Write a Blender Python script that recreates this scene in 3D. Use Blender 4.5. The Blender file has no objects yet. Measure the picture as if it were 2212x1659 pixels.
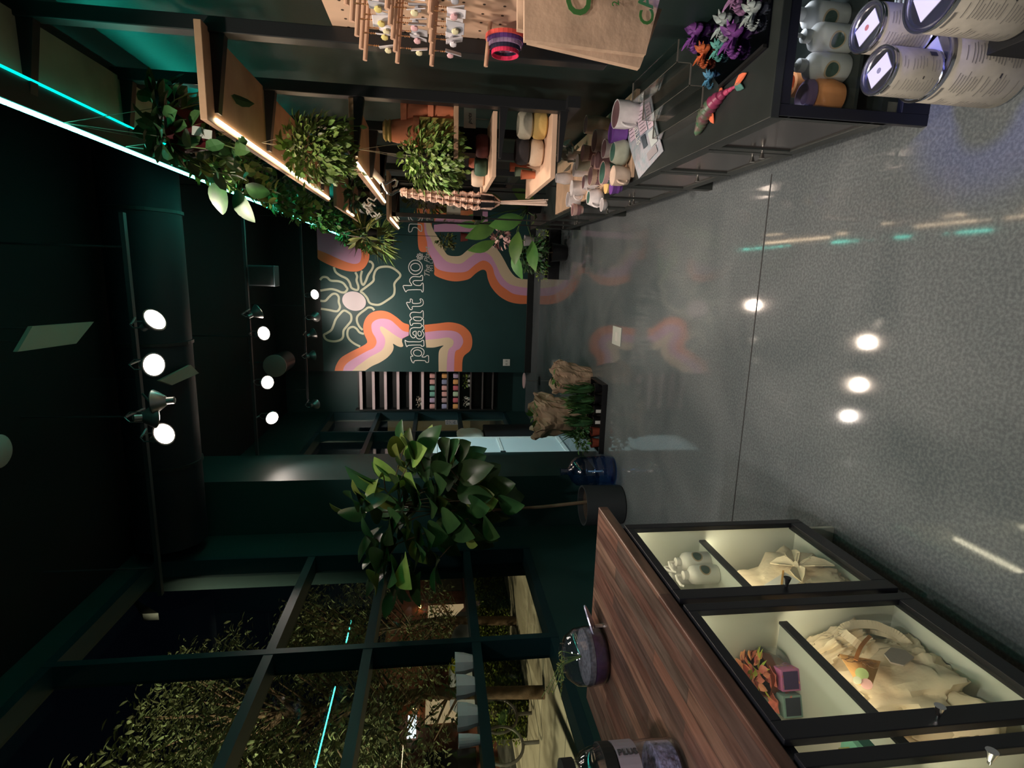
import bpy, math, random
import numpy as np
from mathutils import Vector, Matrix, noise
C = bpy.context.scene.collection
S = bpy.context.scene
random.seed(7)
PI = math.pi
# ------------------------------------------------------------------ camera, world, exposure
F = 1190.0; CX = 829.5; CY = 1106.0; EYE = 1.6          # the photo is held on its side: up is to the left
def _n(a): a = np.array(a, float); return a/np.linalg.norm(a)
_Y = _n([1068-CX, -(944-CY), -F]); _Z = _n([35., 8794., F]); _Z = _n(_Z-_Z.dot(_Y)*_Y); _X = np.cross(_Y, _Z)
RW = np.array([_X, _Y, _Z])
def _ray(x, y): return RW @ np.array([(1659-y)-CX, -(x-CY), -F])
def PX(x, y, X): d = _ray(x, y); t = X/d[0]; return Vector((X, t*d[1], EYE+t*d[2]))
def PY(x, y, Y): d = _ray(x, y); t = Y/d[1]; return Vector((t*d[0], Y, EYE+t*d[2]))
def PZ(x, y, Z): d = _ray(x, y); t = (Z-EYE)/d[2]; return Vector((t*d[0], t*d[1], Z))
cam = bpy.data.cameras.new('camera'); co = bpy.data.objects.new('camera', cam); C.objects.link(co)
right = RW @ np.array([0, -1, 0]); up = RW @ np.array([1, 0, 0]); back = RW @ np.array([0, 0, 1])
M = Matrix(((right[0], up[0], back[0], 0), (right[1], up[1], back[1], 0), (right[2], up[2], back[2], EYE), (0, 0, 0, 1)))
co.matrix_world = M
cam.sensor_fit = 'HORIZONTAL'; cam.sensor_width = 36; cam.lens = 36*F/2212; cam.clip_start = 0.02; cam.clip_end = 200
S.camera = co
w = bpy.data.worlds.new('night'); S.world = w; w.use_nodes = True
w.node_tree.nodes['Background'].inputs[0].default_value = (0.002, 0.003, 0.006, 1)
w.node_tree.nodes['Background'].inputs[1].default_value = 0.25
S.view_settings.view_transform = 'Standard'; S.view_settings.look = 'None'
S.view_settings.exposure = 0.28; S.view_settings.gamma = 1.0
def light(name, kind, loc, energy, color, rot=None, aim=None, **k):
    l = bpy.data.lights.new(name, kind); l.energy = energy; l.color = color
    for a, b in k.items(): setattr(l, a, b)
    o = bpy.data.objects.new(name, l); C.objects.link(o); o.location = loc
    if aim is not None: o.rotation_euler = (Vector(aim)-Vector(loc)).to_track_quat('-Z', 'Y').to_euler()
    return o
LAMPS = [((335,690),(1.0,2.7,1.2)), ((333,788),(-.30,1.5,0)), ((355,937),(.45,2.2,.6)), ((570,720),(.15,3.1,0)), ((578,826),(-.65,2.6,0)), ((680,636),(.35,5.9,.6))]
BACKS = [((683,684),(-.5,9.2,2.7)), ((680,719),(.0,9.2,1.3)), ((678,768),(-1.1,9.2,1.6)), ((683,873),(-1.9,9.6,2.2)), ((560,672),(1.0,7.3,.9)), ((588,903),(-1.75,4.3,1.9)), ((337,899),(-1.2,6.0,.2))]
LZ = 3.28
for (p, aim) in LAMPS:
    q = PZ(p[0], p[1], LZ); d = (Vector(aim)-q).normalized()
    light('spot_bulb', 'SPOT', q+d*.03, 24, (1,.80,.64), aim=aim, spot_size=1.45, spot_blend=.7, shadow_soft_size=.07)
for (p, aim) in BACKS:
    q = PZ(p[0], p[1], LZ); d = (Vector(aim)-q).normalized()
    light('spot_bulb', 'SPOT', q+d*.03, 42 if p[0] != 588 else 18, (1,.86,.76), aim=aim, spot_size=1.5, spot_blend=.8, shadow_soft_size=.05)
for (lx, ly, tx, ty, e) in ((-.3,-.5,-.2,1.0,75), (-1.0,.4,-.4,2.4,75), (-.9,1.9,-.6,3.6,60), (.2,.6,.1,1.6,50)):
    light('fill_spot', 'SPOT', (lx,ly,3.3), e, (1,.88,.80), aim=(tx,ty,0), spot_size=1.5, spot_blend=.8, shadow_soft_size=.07)  # added fill to brighten the floor; no lamp heads stand here
# added fill spots without fixtures that brighten the counter, then street lamps outside
light('fill_spot', 'SPOT', (-.25,1.3,3.3), 125, (1,.82,.68), aim=(.85,2.2,.9), spot_size=1.2, spot_blend=.7, shadow_soft_size=.05)
light('fill_spot', 'SPOT', (-.1,3.0,3.3), 120, (1,.82,.68), aim=(.75,3.7,.9), spot_size=1.1, spot_blend=.7, shadow_soft_size=.05)
light('fill_spot', 'SPOT', (-.2,4.4,3.3), 85, (1,.84,.70), aim=(.5,5.9,.9), spot_size=1.0, spot_blend=.7, shadow_soft_size=.05)
light('street_lamp_light', 'SPOT', (-3.4,-1.5,6.5), 5200, (1,.86,.58), aim=(-7.5,9.0,1.5), spot_size=.95, spot_blend=.4, shadow_soft_size=.15)
light('street_lamp_light', 'SPOT', (-11.5,5.0,7.5), 1700, (1,.80,.50), aim=(-8.0,11.5,0), spot_size=1.1, spot_blend=.5, shadow_soft_size=.2)
light('cupboard_fill', 'POINT', (.90,1.95,.49), 2.2, (.85,.88,1), shadow_soft_size=.03)  # added point fill for the bottles; the cupboard holds no lamp
light('fill_spot', 'SPOT', (.35,5.9,3.25), 260, (.62,.93,1), aim=(-2.06,6.5,.8), spot_size=.52, spot_blend=.5, shadow_soft_size=.05)  # added cyan fill that brightens the white board
light('violet_lid_spot', 'SPOT', (.74,1.40,1.25), 26, (.12,.15,1), aim=(.655,1.47,.42), spot_size=.56, spot_blend=.5, shadow_soft_size=.05)  # added spot for the violet tint on the tin lids; no fixture
# ------------------------------------------------------------------ materials
MATS = {}
def mat(name, col, rough=.6, metal=0, var=0, vscale=8, bump=0, bscale=60, emit=None, estr=0, spec=.5, stretch=None, col2=None, rand=0, coat=0, trans=0, ior=1.45):
    if name in MATS: return MATS[name]
    m = bpy.data.materials.new(name); m.use_nodes = True; nt = m.node_tree; b = nt.nodes['Principled BSDF']
    b.inputs['Base Color'].default_value = (*col, 1); b.inputs['Roughness'].default_value = rough; b.inputs['Metallic'].default_value = metal
    b.inputs['Specular IOR Level'].default_value = spec; b.inputs['Coat Weight'].default_value = coat
    b.inputs['Transmission Weight'].default_value = trans; b.inputs['IOR'].default_value = ior
    if emit: b.inputs['Emission Color'].default_value = (*emit, 1); b.inputs['Emission Strength'].default_value = estr
    if var or bump or rand:
        tc = nt.nodes.new('ShaderNodeTexCoord'); mp = nt.nodes.new('ShaderNodeMapping'); nt.links.new(tc.outputs['Object'], mp.inputs[0])
        if stretch: mp.inputs['Scale'].default_value = stretch
        if var:
            n = nt.nodes.new('ShaderNodeTexNoise'); n.inputs['Scale'].default_value = vscale; n.inputs['Detail'].default_value = 5
            nt.links.new(mp.outputs[0], n.inputs[0])
            r = nt.nodes.new('ShaderNodeValToRGB'); r.color_ramp.elements[0].position = .3; r.color_ramp.elements[1].position = .7
            c2 = col2 if col2 else tuple(min(1, c*(1+var)) for c in col)
            r.color_ramp.elements[0].color = (*[c*(1-var) for c in col], 1) if not col2 else (*col, 1)
            r.color_ramp.elements[1].color = (*c2, 1)
            nt.links.new(n.outputs[0], r.inputs[0]); out = r.outputs[0]
            if rand:
                g = nt.nodes.new('ShaderNodeNewGeometry'); hs = nt.nodes.new('ShaderNodeHueSaturation')
                mr = nt.nodes.new('ShaderNodeMapRange'); mr.inputs[3].default_value = 1-rand; mr.inputs[4].default_value = 1+rand
                nt.links.new(g.outputs['Random Per Island'], mr.inputs[0]); nt.links.new(mr.outputs[0], hs.inputs['Value'])
                mr2 = nt.nodes.new('ShaderNodeMapRange'); mr2.inputs[3].default_value = .5-.035; mr2.inputs[4].default_value = .5+.02
                nt.links.new(g.outputs['Random Per Island'], mr2.inputs[0]); nt.links.new(mr2.outputs[0], hs.inputs['Hue'])
                nt.links.new(out, hs.inputs['Color']); out = hs.outputs[0]
            nt.links.new(out, b.inputs['Base Color'])
        if bump:
            n2 = nt.nodes.new('ShaderNodeTexNoise'); n2.inputs['Scale'].default_value = bscale; n2.inputs['Detail'].default_value = 4
            nt.links.new(mp.outputs[0], n2.inputs[0]); bp = nt.nodes.new('ShaderNodeBump'); bp.inputs['Strength'].default_value = bump
            bp.inputs['Distance'].default_value = .01
            nt.links.new(n2.outputs[0], bp.inputs['Height']); nt.links.new(bp.outputs[0], b.inputs['Normal'])
    MATS[name] = m; return m
def glass(name, tint=(1,1,1), refl=1.0, rough=0.0, opac=0.0):
    if name in MATS: return MATS[name]
    m = bpy.data.materials.new(name); m.use_nodes = True; nt = m.node_tree; nt.nodes.clear()
    o = nt.nodes.new('ShaderNodeOutputMaterial'); t = nt.nodes.new('ShaderNodeBsdfTransparent'); g = nt.nodes.new('ShaderNodeBsdfGlossy')
    t.inputs[0].default_value = (*tint, 1); g.inputs['Roughness'].default_value = rough
    f = nt.nodes.new('ShaderNodeLayerWeight'); f.inputs[0].default_value = .5
    pw = nt.nodes.new('ShaderNodeMath'); pw.operation = 'POWER'; pw.inputs[1].default_value = 4.5; nt.links.new(f.outputs['Facing'], pw.inputs[0])
    mx = nt.nodes.new('ShaderNodeMixShader'); mm = nt.nodes.new('ShaderNodeMath'); mm.operation = 'MULTIPLY_ADD'; mm.inputs[1].default_value = .7*refl; mm.inputs[2].default_value = opac+.03*refl; mm.use_clamp = True
    nt.links.new(pw.outputs[0], mm.inputs[0]); nt.links.new(mm.outputs[0], mx.inputs[0])
    nt.links.new(t.outputs[0], mx.inputs[1]); nt.links.new(g.outputs[0], mx.inputs[2]); nt.links.new(mx.outputs[0], o.inputs[0])
    MATS[name] = m; return m
def emis(name, col, s):
    return mat(name, (0,0,0), emit=col, estr=s)
# ------------------------------------------------------------------ mesh builder
class MB:
    def __init__(s): s.v = []; s.f = []; s.mi = []; s.m = 0
    def add(s, vs, fs):
        k = len(s.v); s.v += [tuple(v) for v in vs]; s.f += [tuple(i+k for i in f) for f in fs]; s.mi += [s.m]*len(fs); return s
    def box(s, x0, x1, y0, y1, z0, z1, R=None, c=None):
        v = [Vector((x, y, z)) for x in (x0, x1) for y in (y0, y1) for z in (z0, z1)]
        if R is not None:
            c = Vector(c) if c is not None else Vector(((x0+x1)/2, (y0+y1)/2, (z0+z1)/2)); v = [c+R@(p-c) for p in v]
        return s.add(v, [(0,1,3,2),(4,6,7,5),(0,4,5,1),(2,3,7,6),(0,2,6,4),(1,5,7,3)])
    def cyl(s, p0, p1, r0, r1=None, n=16, caps=True):
        p0 = Vector(p0); p1 = Vector(p1); r1 = r0 if r1 is None else r1; d = (p1-p0).normalized()
        a = d.orthogonal().normalized(); b = d.cross(a); v = []
        for p, r in ((p0, r0), (p1, r1)):
            v += [p+(a*math.cos(t)+b*math.sin(t))*r for t in [2*PI*i/n for i in range(n)]]
        f = [(i, (i+1)%n, n+(i+1)%n, n+i) for i in range(n)]
        if caps: f += [tuple(range(n-1, -1, -1)), tuple(range(n, 2*n))]
        return s.add(v, f)
    def lathe(s, prof, c=(0,0,0), n=24, sx=1, sy=1, rot=None):
        v = []; f = []; c = Vector(c)
        for r, z in prof:
            for i in range(n):
                t = 2*PI*i/n; p = Vector((r*sx*math.cos(t), r*sy*math.sin(t), z)); v.append(c+(rot@p if rot is not None else p))
        for k in range(len(prof)-1):
            for i in range(n): f.append((k*n+i, k*n+(i+1)%n, (k+1)*n+(i+1)%n, (k+1)*n+i))
        if prof[0][0] > 1e-4: f.append(tuple(range(n-1, -1, -1)))
        if prof[-1][0] > 1e-4: f.append(tuple(range((len(prof)-1)*n, len(prof)*n)))
        return s.add(v, f)
    def tube(s, pts, r, n=8, r1=None):
        pts = [Vector(p) for p in pts]; N = len(pts); v = []; f = []; a = None
        for i, p in enumerate(pts):
            d = (pts[min(i+1, N-1)]-pts[max(i-1, 0)]).normalized()
            a = d.orthogonal().normalized() if a is None else (a-d*a.dot(d)).normalized()
            b = d.cross(a); rr = r if r1 is None else r+(r1-r)*i/(N-1)
            v += [p+(a*math.cos(2*PI*k/n)+b*math.sin(2*PI*k/n))*rr for k in range(n)]
        for i in range(N-1):
            for k in range(n): f.append((i*n+k, i*n+(k+1)%n, (i+1)*n+(k+1)%n, (i+1)*n+k))
        f += [tuple(range(n-1, -1, -1)), tuple(range((N-1)*n, N*n))]
        return s.add(v, f)
    def poly(s, pts): return s.add(pts, [tuple(range(len(pts)))])
    def prism(s, pts, d):
        n = len(pts); d = Vector(d); v = [Vector(p) for p in pts]; v += [p+d for p in v]
        return s.add(v, [tuple(range(n-1, -1, -1)), tuple(range(n, 2*n))]+[(i, (i+1)%n, n+(i+1)%n, n+i) for i in range(n)])
    def ribbon(s, pts, w, nrm, th=.002, closed=False):      # flat painted stroke on a plane
        pts = [Vector(p) for p in pts]; N = len(pts); nrm = Vector(nrm); v = []
        for i, p in enumerate(pts):
            a = pts[(i-1)%N] if (closed or i > 0) else p; b = pts[(i+1)%N] if (closed or i < N-1) else p
            t = (b-a).normalized().cross(nrm)
            v += [p+t*w/2+nrm*th, p-t*w/2+nrm*th]
        f = [(2*i, 2*i+1, (2*i+3)%(2*N), (2*i+2)%(2*N)) for i in range(N if closed else N-1)]
        return s.add(v, f)
    def leaf(s, b, d, up, L, W, bend=.25, fold=.12, heart=False):
        b = Vector(b); d = Vector(d).normalized(); up = Vector(up); sd = d.cross(up)
        if sd.length < 1e-3: sd = d.orthogonal()
        sd.normalize(); up = sd.cross(d).normalized()
        T = [(.0,.12),(.22,.86),(.5,1.),(.80,.74),(1.,.04)] if heart else [(.0,.06),(.22,.6),(.5,1.),(.78,.65),(1.,.03)]
        v = []
        for t, wd in T:
            c = b+d*L*t-up*bend*L*t*t
            h = sd*W*.5*wd; v += [c-h+up*fold*W*wd, c, c+h+up*fold*W*wd]
        f = []
        for i in range(4):
            f += [(3*i, 3*i+1, 3*i+4, 3*i+3), (3*i+1, 3*i+2, 3*i+5, 3*i+4)]
        return s.add(v, f)
    def build(s, name, m, parent=None, smooth=False, bevel=0, origin=None, solid=0, subd=0):
        off = Vector((0,0,0)); p = parent
        while p is not None: off += Vector(p.location); p = p.parent
        if origin is not None: org = Vector(origin)
        elif parent is not None: org = off
        else:
            a = np.array(s.v); org = Vector(((a[:,0].min()+a[:,0].max())/2, (a[:,1].min()+a[:,1].max())/2, a[:,2].min()))
        me = bpy.data.meshes.new(name); me.from_pydata([tuple(Vector(v)-org) for v in s.v], [], s.f)
        for mm in (m if isinstance(m, (list, tuple)) else [m]): me.materials.append(mm)
        if isinstance(m, (list, tuple)): me.polygons.foreach_set('material_index', s.mi)
        if smooth: me.polygons.foreach_set('use_smooth', [True]*len(me.polygons))
        me.update(); o = bpy.data.objects.new(name, me); C.objects.link(o)
        o.parent = parent; o.location = org-off
        if bevel:
            md = o.modifiers.new('b', 'BEVEL'); md.width = bevel; md.segments = 2; md.limit_method = 'ANGLE'
        if solid:
            md = o.modifiers.new('s', 'SOLIDIFY'); md.thickness = solid
        if subd:
            md = o.modifiers.new('sd', 'SUBSURF'); md.levels = subd; md.render_levels = subd
        elif smooth:
            md = o.modifiers.new('e', 'EDGE_SPLIT'); md.split_angle = math.radians(40)
        return o
def tag(o, label, cat, group=None, kind=None):
    o['label'] = label; o['category'] = cat
    if group: o['group'] = group
    if kind: o['kind'] = kind
    return o
def struct(o): o['kind'] = 'structure'; return o
def thing(name, label, cat, loc, group=None, rz=0):
    o = bpy.data.objects.new(name, None); C.objects.link(o); o.location = loc; o.rotation_euler = (0,0,rz); o.empty_display_size = .05
    return tag(o, label, cat, group)
def dup(root, loc, rz=0, label=None, scale=1, group=None):
    def cp(o, par):
        c = o.copy(); C.objects.link(c); c.parent = par
        for ch in o.children: cp(ch, c)
        return c
    r = cp(root, None); r.location = loc; r.rotation_euler = (0,0,rz); r.scale = (scale,)*3
    if label: r['label'] = label
    if group: r['group'] = group
    return r
def setmat(root, part, m):
    for ch in root.children:
        if ch.name.split('.')[0] == part:
            ch.data = ch.data.copy(); ch.data.materials.clear(); ch.data.materials.append(m)
def text(body, size, m, name='lettering', parent=None, loc=(0,0,0), right=(1,0,0), upv=(0,0,1), shear=0, extr=.0006, bold=0):
    cu = bpy.data.curves.new(name, 'FONT'); cu.body = body; cu.size = size; cu.extrude = extr; cu.shear = shear; cu.offset = bold; cu.resolution_u = 3
    o = bpy.data.objects.new(name, cu); C.objects.link(o)
    dg = bpy.context.evaluated_depsgraph_get(); me = bpy.data.meshes.new_from_object(o.evaluated_get(dg)); bpy.data.objects.remove(o)
    o = bpy.data.objects.new(name, me); me.materials.clear(); me.materials.append(m); C.objects.link(o)
    r = Vector(right).normalized(); u = Vector(upv).normalized(); n = r.cross(u)
    Mx = Matrix(((r.x, u.x, n.x, loc[0]), (r.y, u.y, n.y, loc[1]), (r.z, u.z, n.z, loc[2]), (0,0,0,1)))
    if parent is not None:
        off = Vector((0,0,0)); p = parent
        while p is not None: off += Vector(p.location); p = p.parent
        o.parent = parent; Mx = Matrix.Translation(-off)@Mx
    o.matrix_basis = Mx; return o
def smooth(pts, k=4, closed=False):
    P = [Vector((p[0], p[1], 0)) for p in pts]; N = len(P); out = []
    rng = N if closed else N-1
    for i in range(rng):
        p0 = P[(i-1)%N] if closed or i > 0 else P[i]; p1 = P[i]; p2 = P[(i+1)%N]; p3 = P[(i+2)%N] if closed or i+2 < N else P[(i+1)%N]
        for j in range(k):
            t = j/k
            out.append(.5*((2*p1)+(-p0+p2)*t+(2*p0-5*p1+4*p2-p3)*t*t+(-p0+3*p1-3*p2+p3)*t**3))
    if not closed: out.append(P[-1])
    return [(p.x, p.y) for p in out]
def rnd(a, b): return random.uniform(a, b)
def rdir(zb=-.3, zt=1):
    a = rnd(0, 2*PI); z = rnd(zb, zt); r = math.sqrt(max(0, 1-z*z)); return Vector((r*math.cos(a), r*math.sin(a), z))
# ------------------------------------------------------------------ common materials
m_black = mat('black_paint', (.012,.013,.014), .45, var=.2)
m_steel = mat('black_steel', (.014,.015,.017), .38, spec=.5)
m_shade = mat('dark_wall_paint', (.014,.034,.031), .5, var=.10, vscale=3, bump=.05)
m_green = mat('dark_green_paint', (.014,.052,.052), .5, var=.10, vscale=3, bump=.05)
m_dark = mat('near_black', (.006,.007,.008), .7)
m_ceil = mat('black_ceiling', (.0022,.003,.0045), .9, var=.3, vscale=1.5)
m_navy = mat('blue_black_duct', (.006,.010,.016), .6, var=.3, vscale=1.2)
m_ply = mat('plywood', (.34,.20,.12), .55, var=.25, vscale=5, stretch=(1,1,1), bump=.05, col2=(.50,.32,.20))
m_plylite = mat('pale_plywood', (.70,.47,.33), .6, var=.10, vscale=6)
m_plyup = mat('grey_plywood', (.32,.34,.25), .6, var=.25, vscale=4)
m_white = mat('white_paint', (.75,.74,.70), .5)
m_teal = emis('teal_led', (.085,.92,.70), 22)
m_teal2 = emis('teal_led_soft', (.0,.85,.62), 1.3)
m_warm = emis('warm_led', (1,.76,.48), 15)
m_case = emis('case_led', (1,.85,.62), 15)
m_bulb = emis('bulb_glow', (1,.84,.68), 13)
m_chrome = mat('chrome', (.75,.75,.78), .18, metal=1)
m_nickel = mat('nickel', (.6,.58,.54), .3, metal=1)
m_terra = mat('terracotta', (.62,.20,.10), .75, var=.12, bump=.08)
m_pot_black = mat('black_pot', (.012,.012,.014), .35)
m_soil = mat('soil', (.035,.022,.014), .95, var=.4, vscale=40, bump=.4)
m_leaf = mat('green_leaf', (.065,.17,.04), .38, var=.3, vscale=6, rand=.45, col2=(.13,.28,.06))
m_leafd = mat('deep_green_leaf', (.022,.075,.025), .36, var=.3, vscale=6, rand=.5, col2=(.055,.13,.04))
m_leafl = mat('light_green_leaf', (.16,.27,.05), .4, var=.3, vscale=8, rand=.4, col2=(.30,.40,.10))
m_leafo = mat('olive_leaf', (.075,.10,.02), .5, var=.3, vscale=8, rand=.5, col2=(.20,.20,.05))
m_stem = mat('woody_stem', (.16,.11,.07), .7, var=.2)
m_vine = mat('green_stem', (.12,.20,.06), .5)
m_kraft = mat('kraft_paper', (.52,.36,.25), .75, var=.15, vscale=9, bump=.35, bscale=18)
m_cotton = mat('natural_cotton', (.78,.66,.48), .85, var=.06, vscale=20, bump=.9, bscale=11)
m_pane = glass('clear_pane', (.97,1,.98), 1.0)
m_win = glass('window_pane', (.86,.92,.90), 1.6)
m_jar = glass('jar_glass', (.93,.95,.97), 1.4, opac=.04)
# polished concrete
def floor_mat():
    m = bpy.data.materials.new('polished_concrete'); m.use_nodes = True; nt = m.node_tree; b = nt.nodes['Principled BSDF']
    tc = nt.nodes.new('ShaderNodeTexCoord')
    def nz(sc, det, dist=0):
        n = nt.nodes.new('ShaderNodeTexNoise'); n.inputs['Scale'].default_value = sc; n.inputs['Detail'].default_value = det; n.inputs['Distortion'].default_value = dist
        nt.links.new(tc.outputs['Object'], n.inputs[0]); return n
    a = nz(1.3, 6, .6); r = nt.nodes.new('ShaderNodeValToRGB'); r.color_ramp.elements[0].position = .32; r.color_ramp.elements[1].position = .70
    r.color_ramp.elements[0].color = (.105,.125,.135,1); r.color_ramp.elements[1].color = (.185,.205,.215,1); nt.links.new(a.outputs[0], r.inputs[0])
    f = nz(95, 3); r2 = nt.nodes.new('ShaderNodeValToRGB'); r2.color_ramp.elements[0].position = .40; r2.color_ramp.elements[1].position = .66
    r2.color_ramp.elements[0].color = (.82,.82,.82,1); r2.color_ramp.elements[1].color = (1.22,1.2,1.18,1); nt.links.new(f.outputs[0], r2.inputs[0])
    mx = nt.nodes.new('ShaderNodeMix'); mx.data_type = 'RGBA'; mx.blend_type = 'MULTIPLY'; mx.inputs[0].default_value = 1
    nt.links.new(r.outputs[0], mx.inputs[6]); nt.links.new(r2.outputs[0], mx.inputs[7]); nt.links.new(mx.outputs[2], b.inputs['Base Color'])
    g = nz(5, 5); rr = nt.nodes.new('ShaderNodeMapRange'); rr.inputs[3].default_value = .035; rr.inputs[4].default_value = .085
    nt.links.new(g.outputs[0], rr.inputs[0]); nt.links.new(rr.outputs[0], b.inputs['Roughness'])
    bp = nt.nodes.new('ShaderNodeBump'); bp.inputs['Strength'].default_value = .012; bp.inputs['Distance'].default_value = .004
    n3 = nz(9, 3); nt.links.new(n3.outputs[0], bp.inputs['Height']); nt.links.new(bp.outputs[0], b.inputs['Normal'])
    b.inputs['Specular IOR Level'].default_value = .45
    return m
m_floor = floor_mat()
# ------------------------------------------------------------------ room shell
XL, XR, YB, ZC = -2.42, 1.0, 9.2, 4.15
o = MB().box(XL, XR, -2, 9.75, -.08, 0).build('floor', m_floor, origin=(0,0,0)); struct(o)
j = MB()                                               # saw-cut joints, one at right angles to the counters and one along the room
ja = PZ(1660,440,0); jb = PZ(1600,1125,0)
j.box(XL+.02, .52, ja.y-.004, ja.y+.004, 0, .0012)
jn = j.build('saw_cut_joint', mat('joint_filler', (.03,.03,.032), .8), o)
struct(MB().box(XL-.3, XR+.1, -2, 9.85, ZC, ZC+.08).build('ceiling', m_ceil))
struct(MB().box(XR, XR+.1, -2, 9.3, 0, ZC).build('wall_right', m_shade))
struct(MB().box(XL-.3, XR+.1, -2.1, -2, 0, ZC).build('wall_front', m_dark))
wb = MB().box(-1.62, XR, YB, YB+.12, 0, 3.43).build('wall_back', m_green); struct(wb)
MB().box(-1.62, XR, YB+.005, YB+.12, 3.43, ZC).build('black_upper_band', m_black, wb)
struct(MB().box(-1.62, XR, YB-.018, YB, 0, .11).build('baseboard_back', m_black, bevel=.004))
struct(MB().box(XL, -1.62, 9.66, 9.78, 0, ZC).build('wall_alcove', m_green))
# left wall: pillar, spandrel and window bays
pl = MB(); pl.box(XL, -1.90, 5.0, 5.74, 0, ZC); pl.box(XL-.3, XL, 4.60, 5.74, 0, ZC)
struct(pl.build('wall_pillar', m_green))
sp = MB(); sp.box(XL-.18, XL, -2, 4.60, 0, .76); sp.box(XL-.18, XL, -2, 4.60, 3.98, ZC)
sp.box(XL-.18, XL, 5.74, 9.78, 0, .35); sp.box(XL-.18, XL, 5.74, 9.78, 3.42, ZC)
struct(sp.build('wall_left', m_green))
def bay(n, y0, y1, z0, z1, muls, trs, fr=.05, dep=.16):
    b = MB()
    for y in [y0+fr/2, y1-fr/2]+muls: b.box(XL-dep, XL, y-fr/2, y+fr/2, z0, z1)
    for z in [z0+.03, z1-.03]+trs: b.box(XL-dep, XL-.003, y0, y1, z-.03, z+.03)
    w_ = b.build('window_%d' % n, mat('teal_black_frame', (.007,.036,.046), .4)); struct(w_)
    ys = sorted([y0]+muls+[y1]); zs = sorted([z0]+trs+[z1])
    for i in range(len(ys)-1):
        for k in range(len(zs)-1):
            MB().box(XL-dep+.02, XL-dep+.026, ys[i]+.005, ys[i+1]-.005, zs[k]+.005, zs[k+1]-.005).build('pane', m_win, w_)
bay(1, -1.2, 4.60, .76, 3.98, [3.32, 2.12, .8], [2.66, 2.04, 1.33])
bay(2, 5.74, 9.66, .35, 3.42, [7.2, 8.4], [2.60, 1.95, 1.2])
# wall plates and floor outlet
def plate(name, c, n, w, h, label, cat):
    t = thing(name, label, cat, c); a = MB()
    u = Vector(n); s_ = Vector((0,0,1)).cross(u); s_ = s_ if s_.length > .1 else Vector((1,0,0)); up_ = u.cross(s_)
    R = Matrix((s_, u, up_)).transposed()
    a.box(-w/2, w/2, 0, .006, -h/2, h/2); a.v = [tuple(Vector(c)+R@Vector(v)) for v in a.v]
    a.build('cover_plate', m_white, t, bevel=.002)
    b = MB()
    for k in (-1, 1):
        b = MB().box(k*w*.23-.012, k*w*.23+.012, .0055, .0085, -.018, .018); b.v = [tuple(Vector(c)+R@Vector(v)) for v in b.v]; b.build('socket', mat('socket_grey', (.45,.45,.42), .5), t)
    return t
p = PY(1094,783,YB-.001); plate('wall_outlet', p, (0,-1,0), .115, .12, 'small white double outlet plate low on the dark green mural wall', 'outlet')
fo = thing('floor_outlet', 'white rectangular outlet cover set into the dark polished floor', 'floor outlet', PZ(1333,727,0))
q = [PZ(1323,704,.004), PZ(1344,709,.004), PZ(1341,749,.004), PZ(1322,742,.004)]
MB().box(min(a.x for a in q)+.0, max(a.x for a in q), min(a.y for a in q)+.02, max(a.y for a in q)-.02, 0, .006).build('cover_plate', mat('grey_white', (.62,.66,.60), .5), fo, bevel=.002)
MB().box(fo.location.x-.04, fo.location.x+.04, fo.location.y-.03, fo.location.y+.03, .006, .009).build('lid', m_white, fo)
# ------------------------------------------------------------------ mural on the back wall
W0 = YB-.0015
def w6(z): q = PY(750+z[0]/3.95, 400+z[1]/3.95, W0); return q
def w7(z): q = PY(680+z[0]/7.54, 600+z[1]/7.54, W0); return q
def w8(z): q = PY(680+z[0]/7.54, 480+z[1]/7.54, W0); return q
m_or = mat('orange_mural_paint', (.83,.22,.09), .55); m_pk = mat('pink_mural_paint', (.72,.36,.55), .55); m_cr = mat('cream_mural_paint', (.74,.57,.39), .55)
m_st = mat('sage_mural_paint', (.50,.50,.36), .55); m_ct = mat('pale_pink_mural_paint', (.72,.60,.62), .55); m_wl = mat('white_mural_paint', (.80,.80,.76), .55)
def paint(fn, outer, inner, m, lay, sm=True, name='painted_wave', ends=False):
    o_ = smooth(outer, 5) if sm else outer; i_ = smooth(inner, 5) if len(inner) > 2 and sm else inner
    pts = [fn(p)+Vector((0,-.001*lay,0)) for p in o_+i_]
    a = MB(); 
    from mathutils.geometry import tessellate_polygon
    tr = tessellate_polygon([pts]); a.add(pts, [tuple(t) for t in tr])
    return a.build(name, m, wb)
innA = [(820,1515),(930,1440),(1060,1380),(1180,1300),(1260,1210),(1285,1130),(1275,1075),(1340,1110),(1400,1128),(1440,1110)]
endA = [(1420,1040),(1430,995)]
paint(w7, [(325,1515),(345,1430),(420,1310),(560,1220),(740,1130),(840,1070),(850,1020),(800,900),(790,780),(830,660),(920,570),(1060,535),(1200,560),(1330,640),(1440,730),(1530,765),(1535,830),(1530,940)], [(1430,990),(1420,1040),(1440,1110),(1400,1128),(1340,1110),(1275,1075),(1285,1130),(1260,1210),(1180,1300),(1060,1380),(930,1440),(820,1515)], m_or, 1)
paint(w7, [(460,1515),(480,1450),(540,1380),(680,1290),(840,1200),(960,1140),(1005,1060),(990,980),(935,880),(925,760),(990,690),(1100,665),(1230,690),(1330,770),(1430,860),(1530,887)], [(1528,940),(1430,990),(1420,1040),(1440,1110),(1400,1128),(1340,1110),(1275,1075),(1285,1130),(1260,1210),(1180,1300),(1060,1380),(930,1440),(820,1515)], m_pk, 2)
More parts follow.
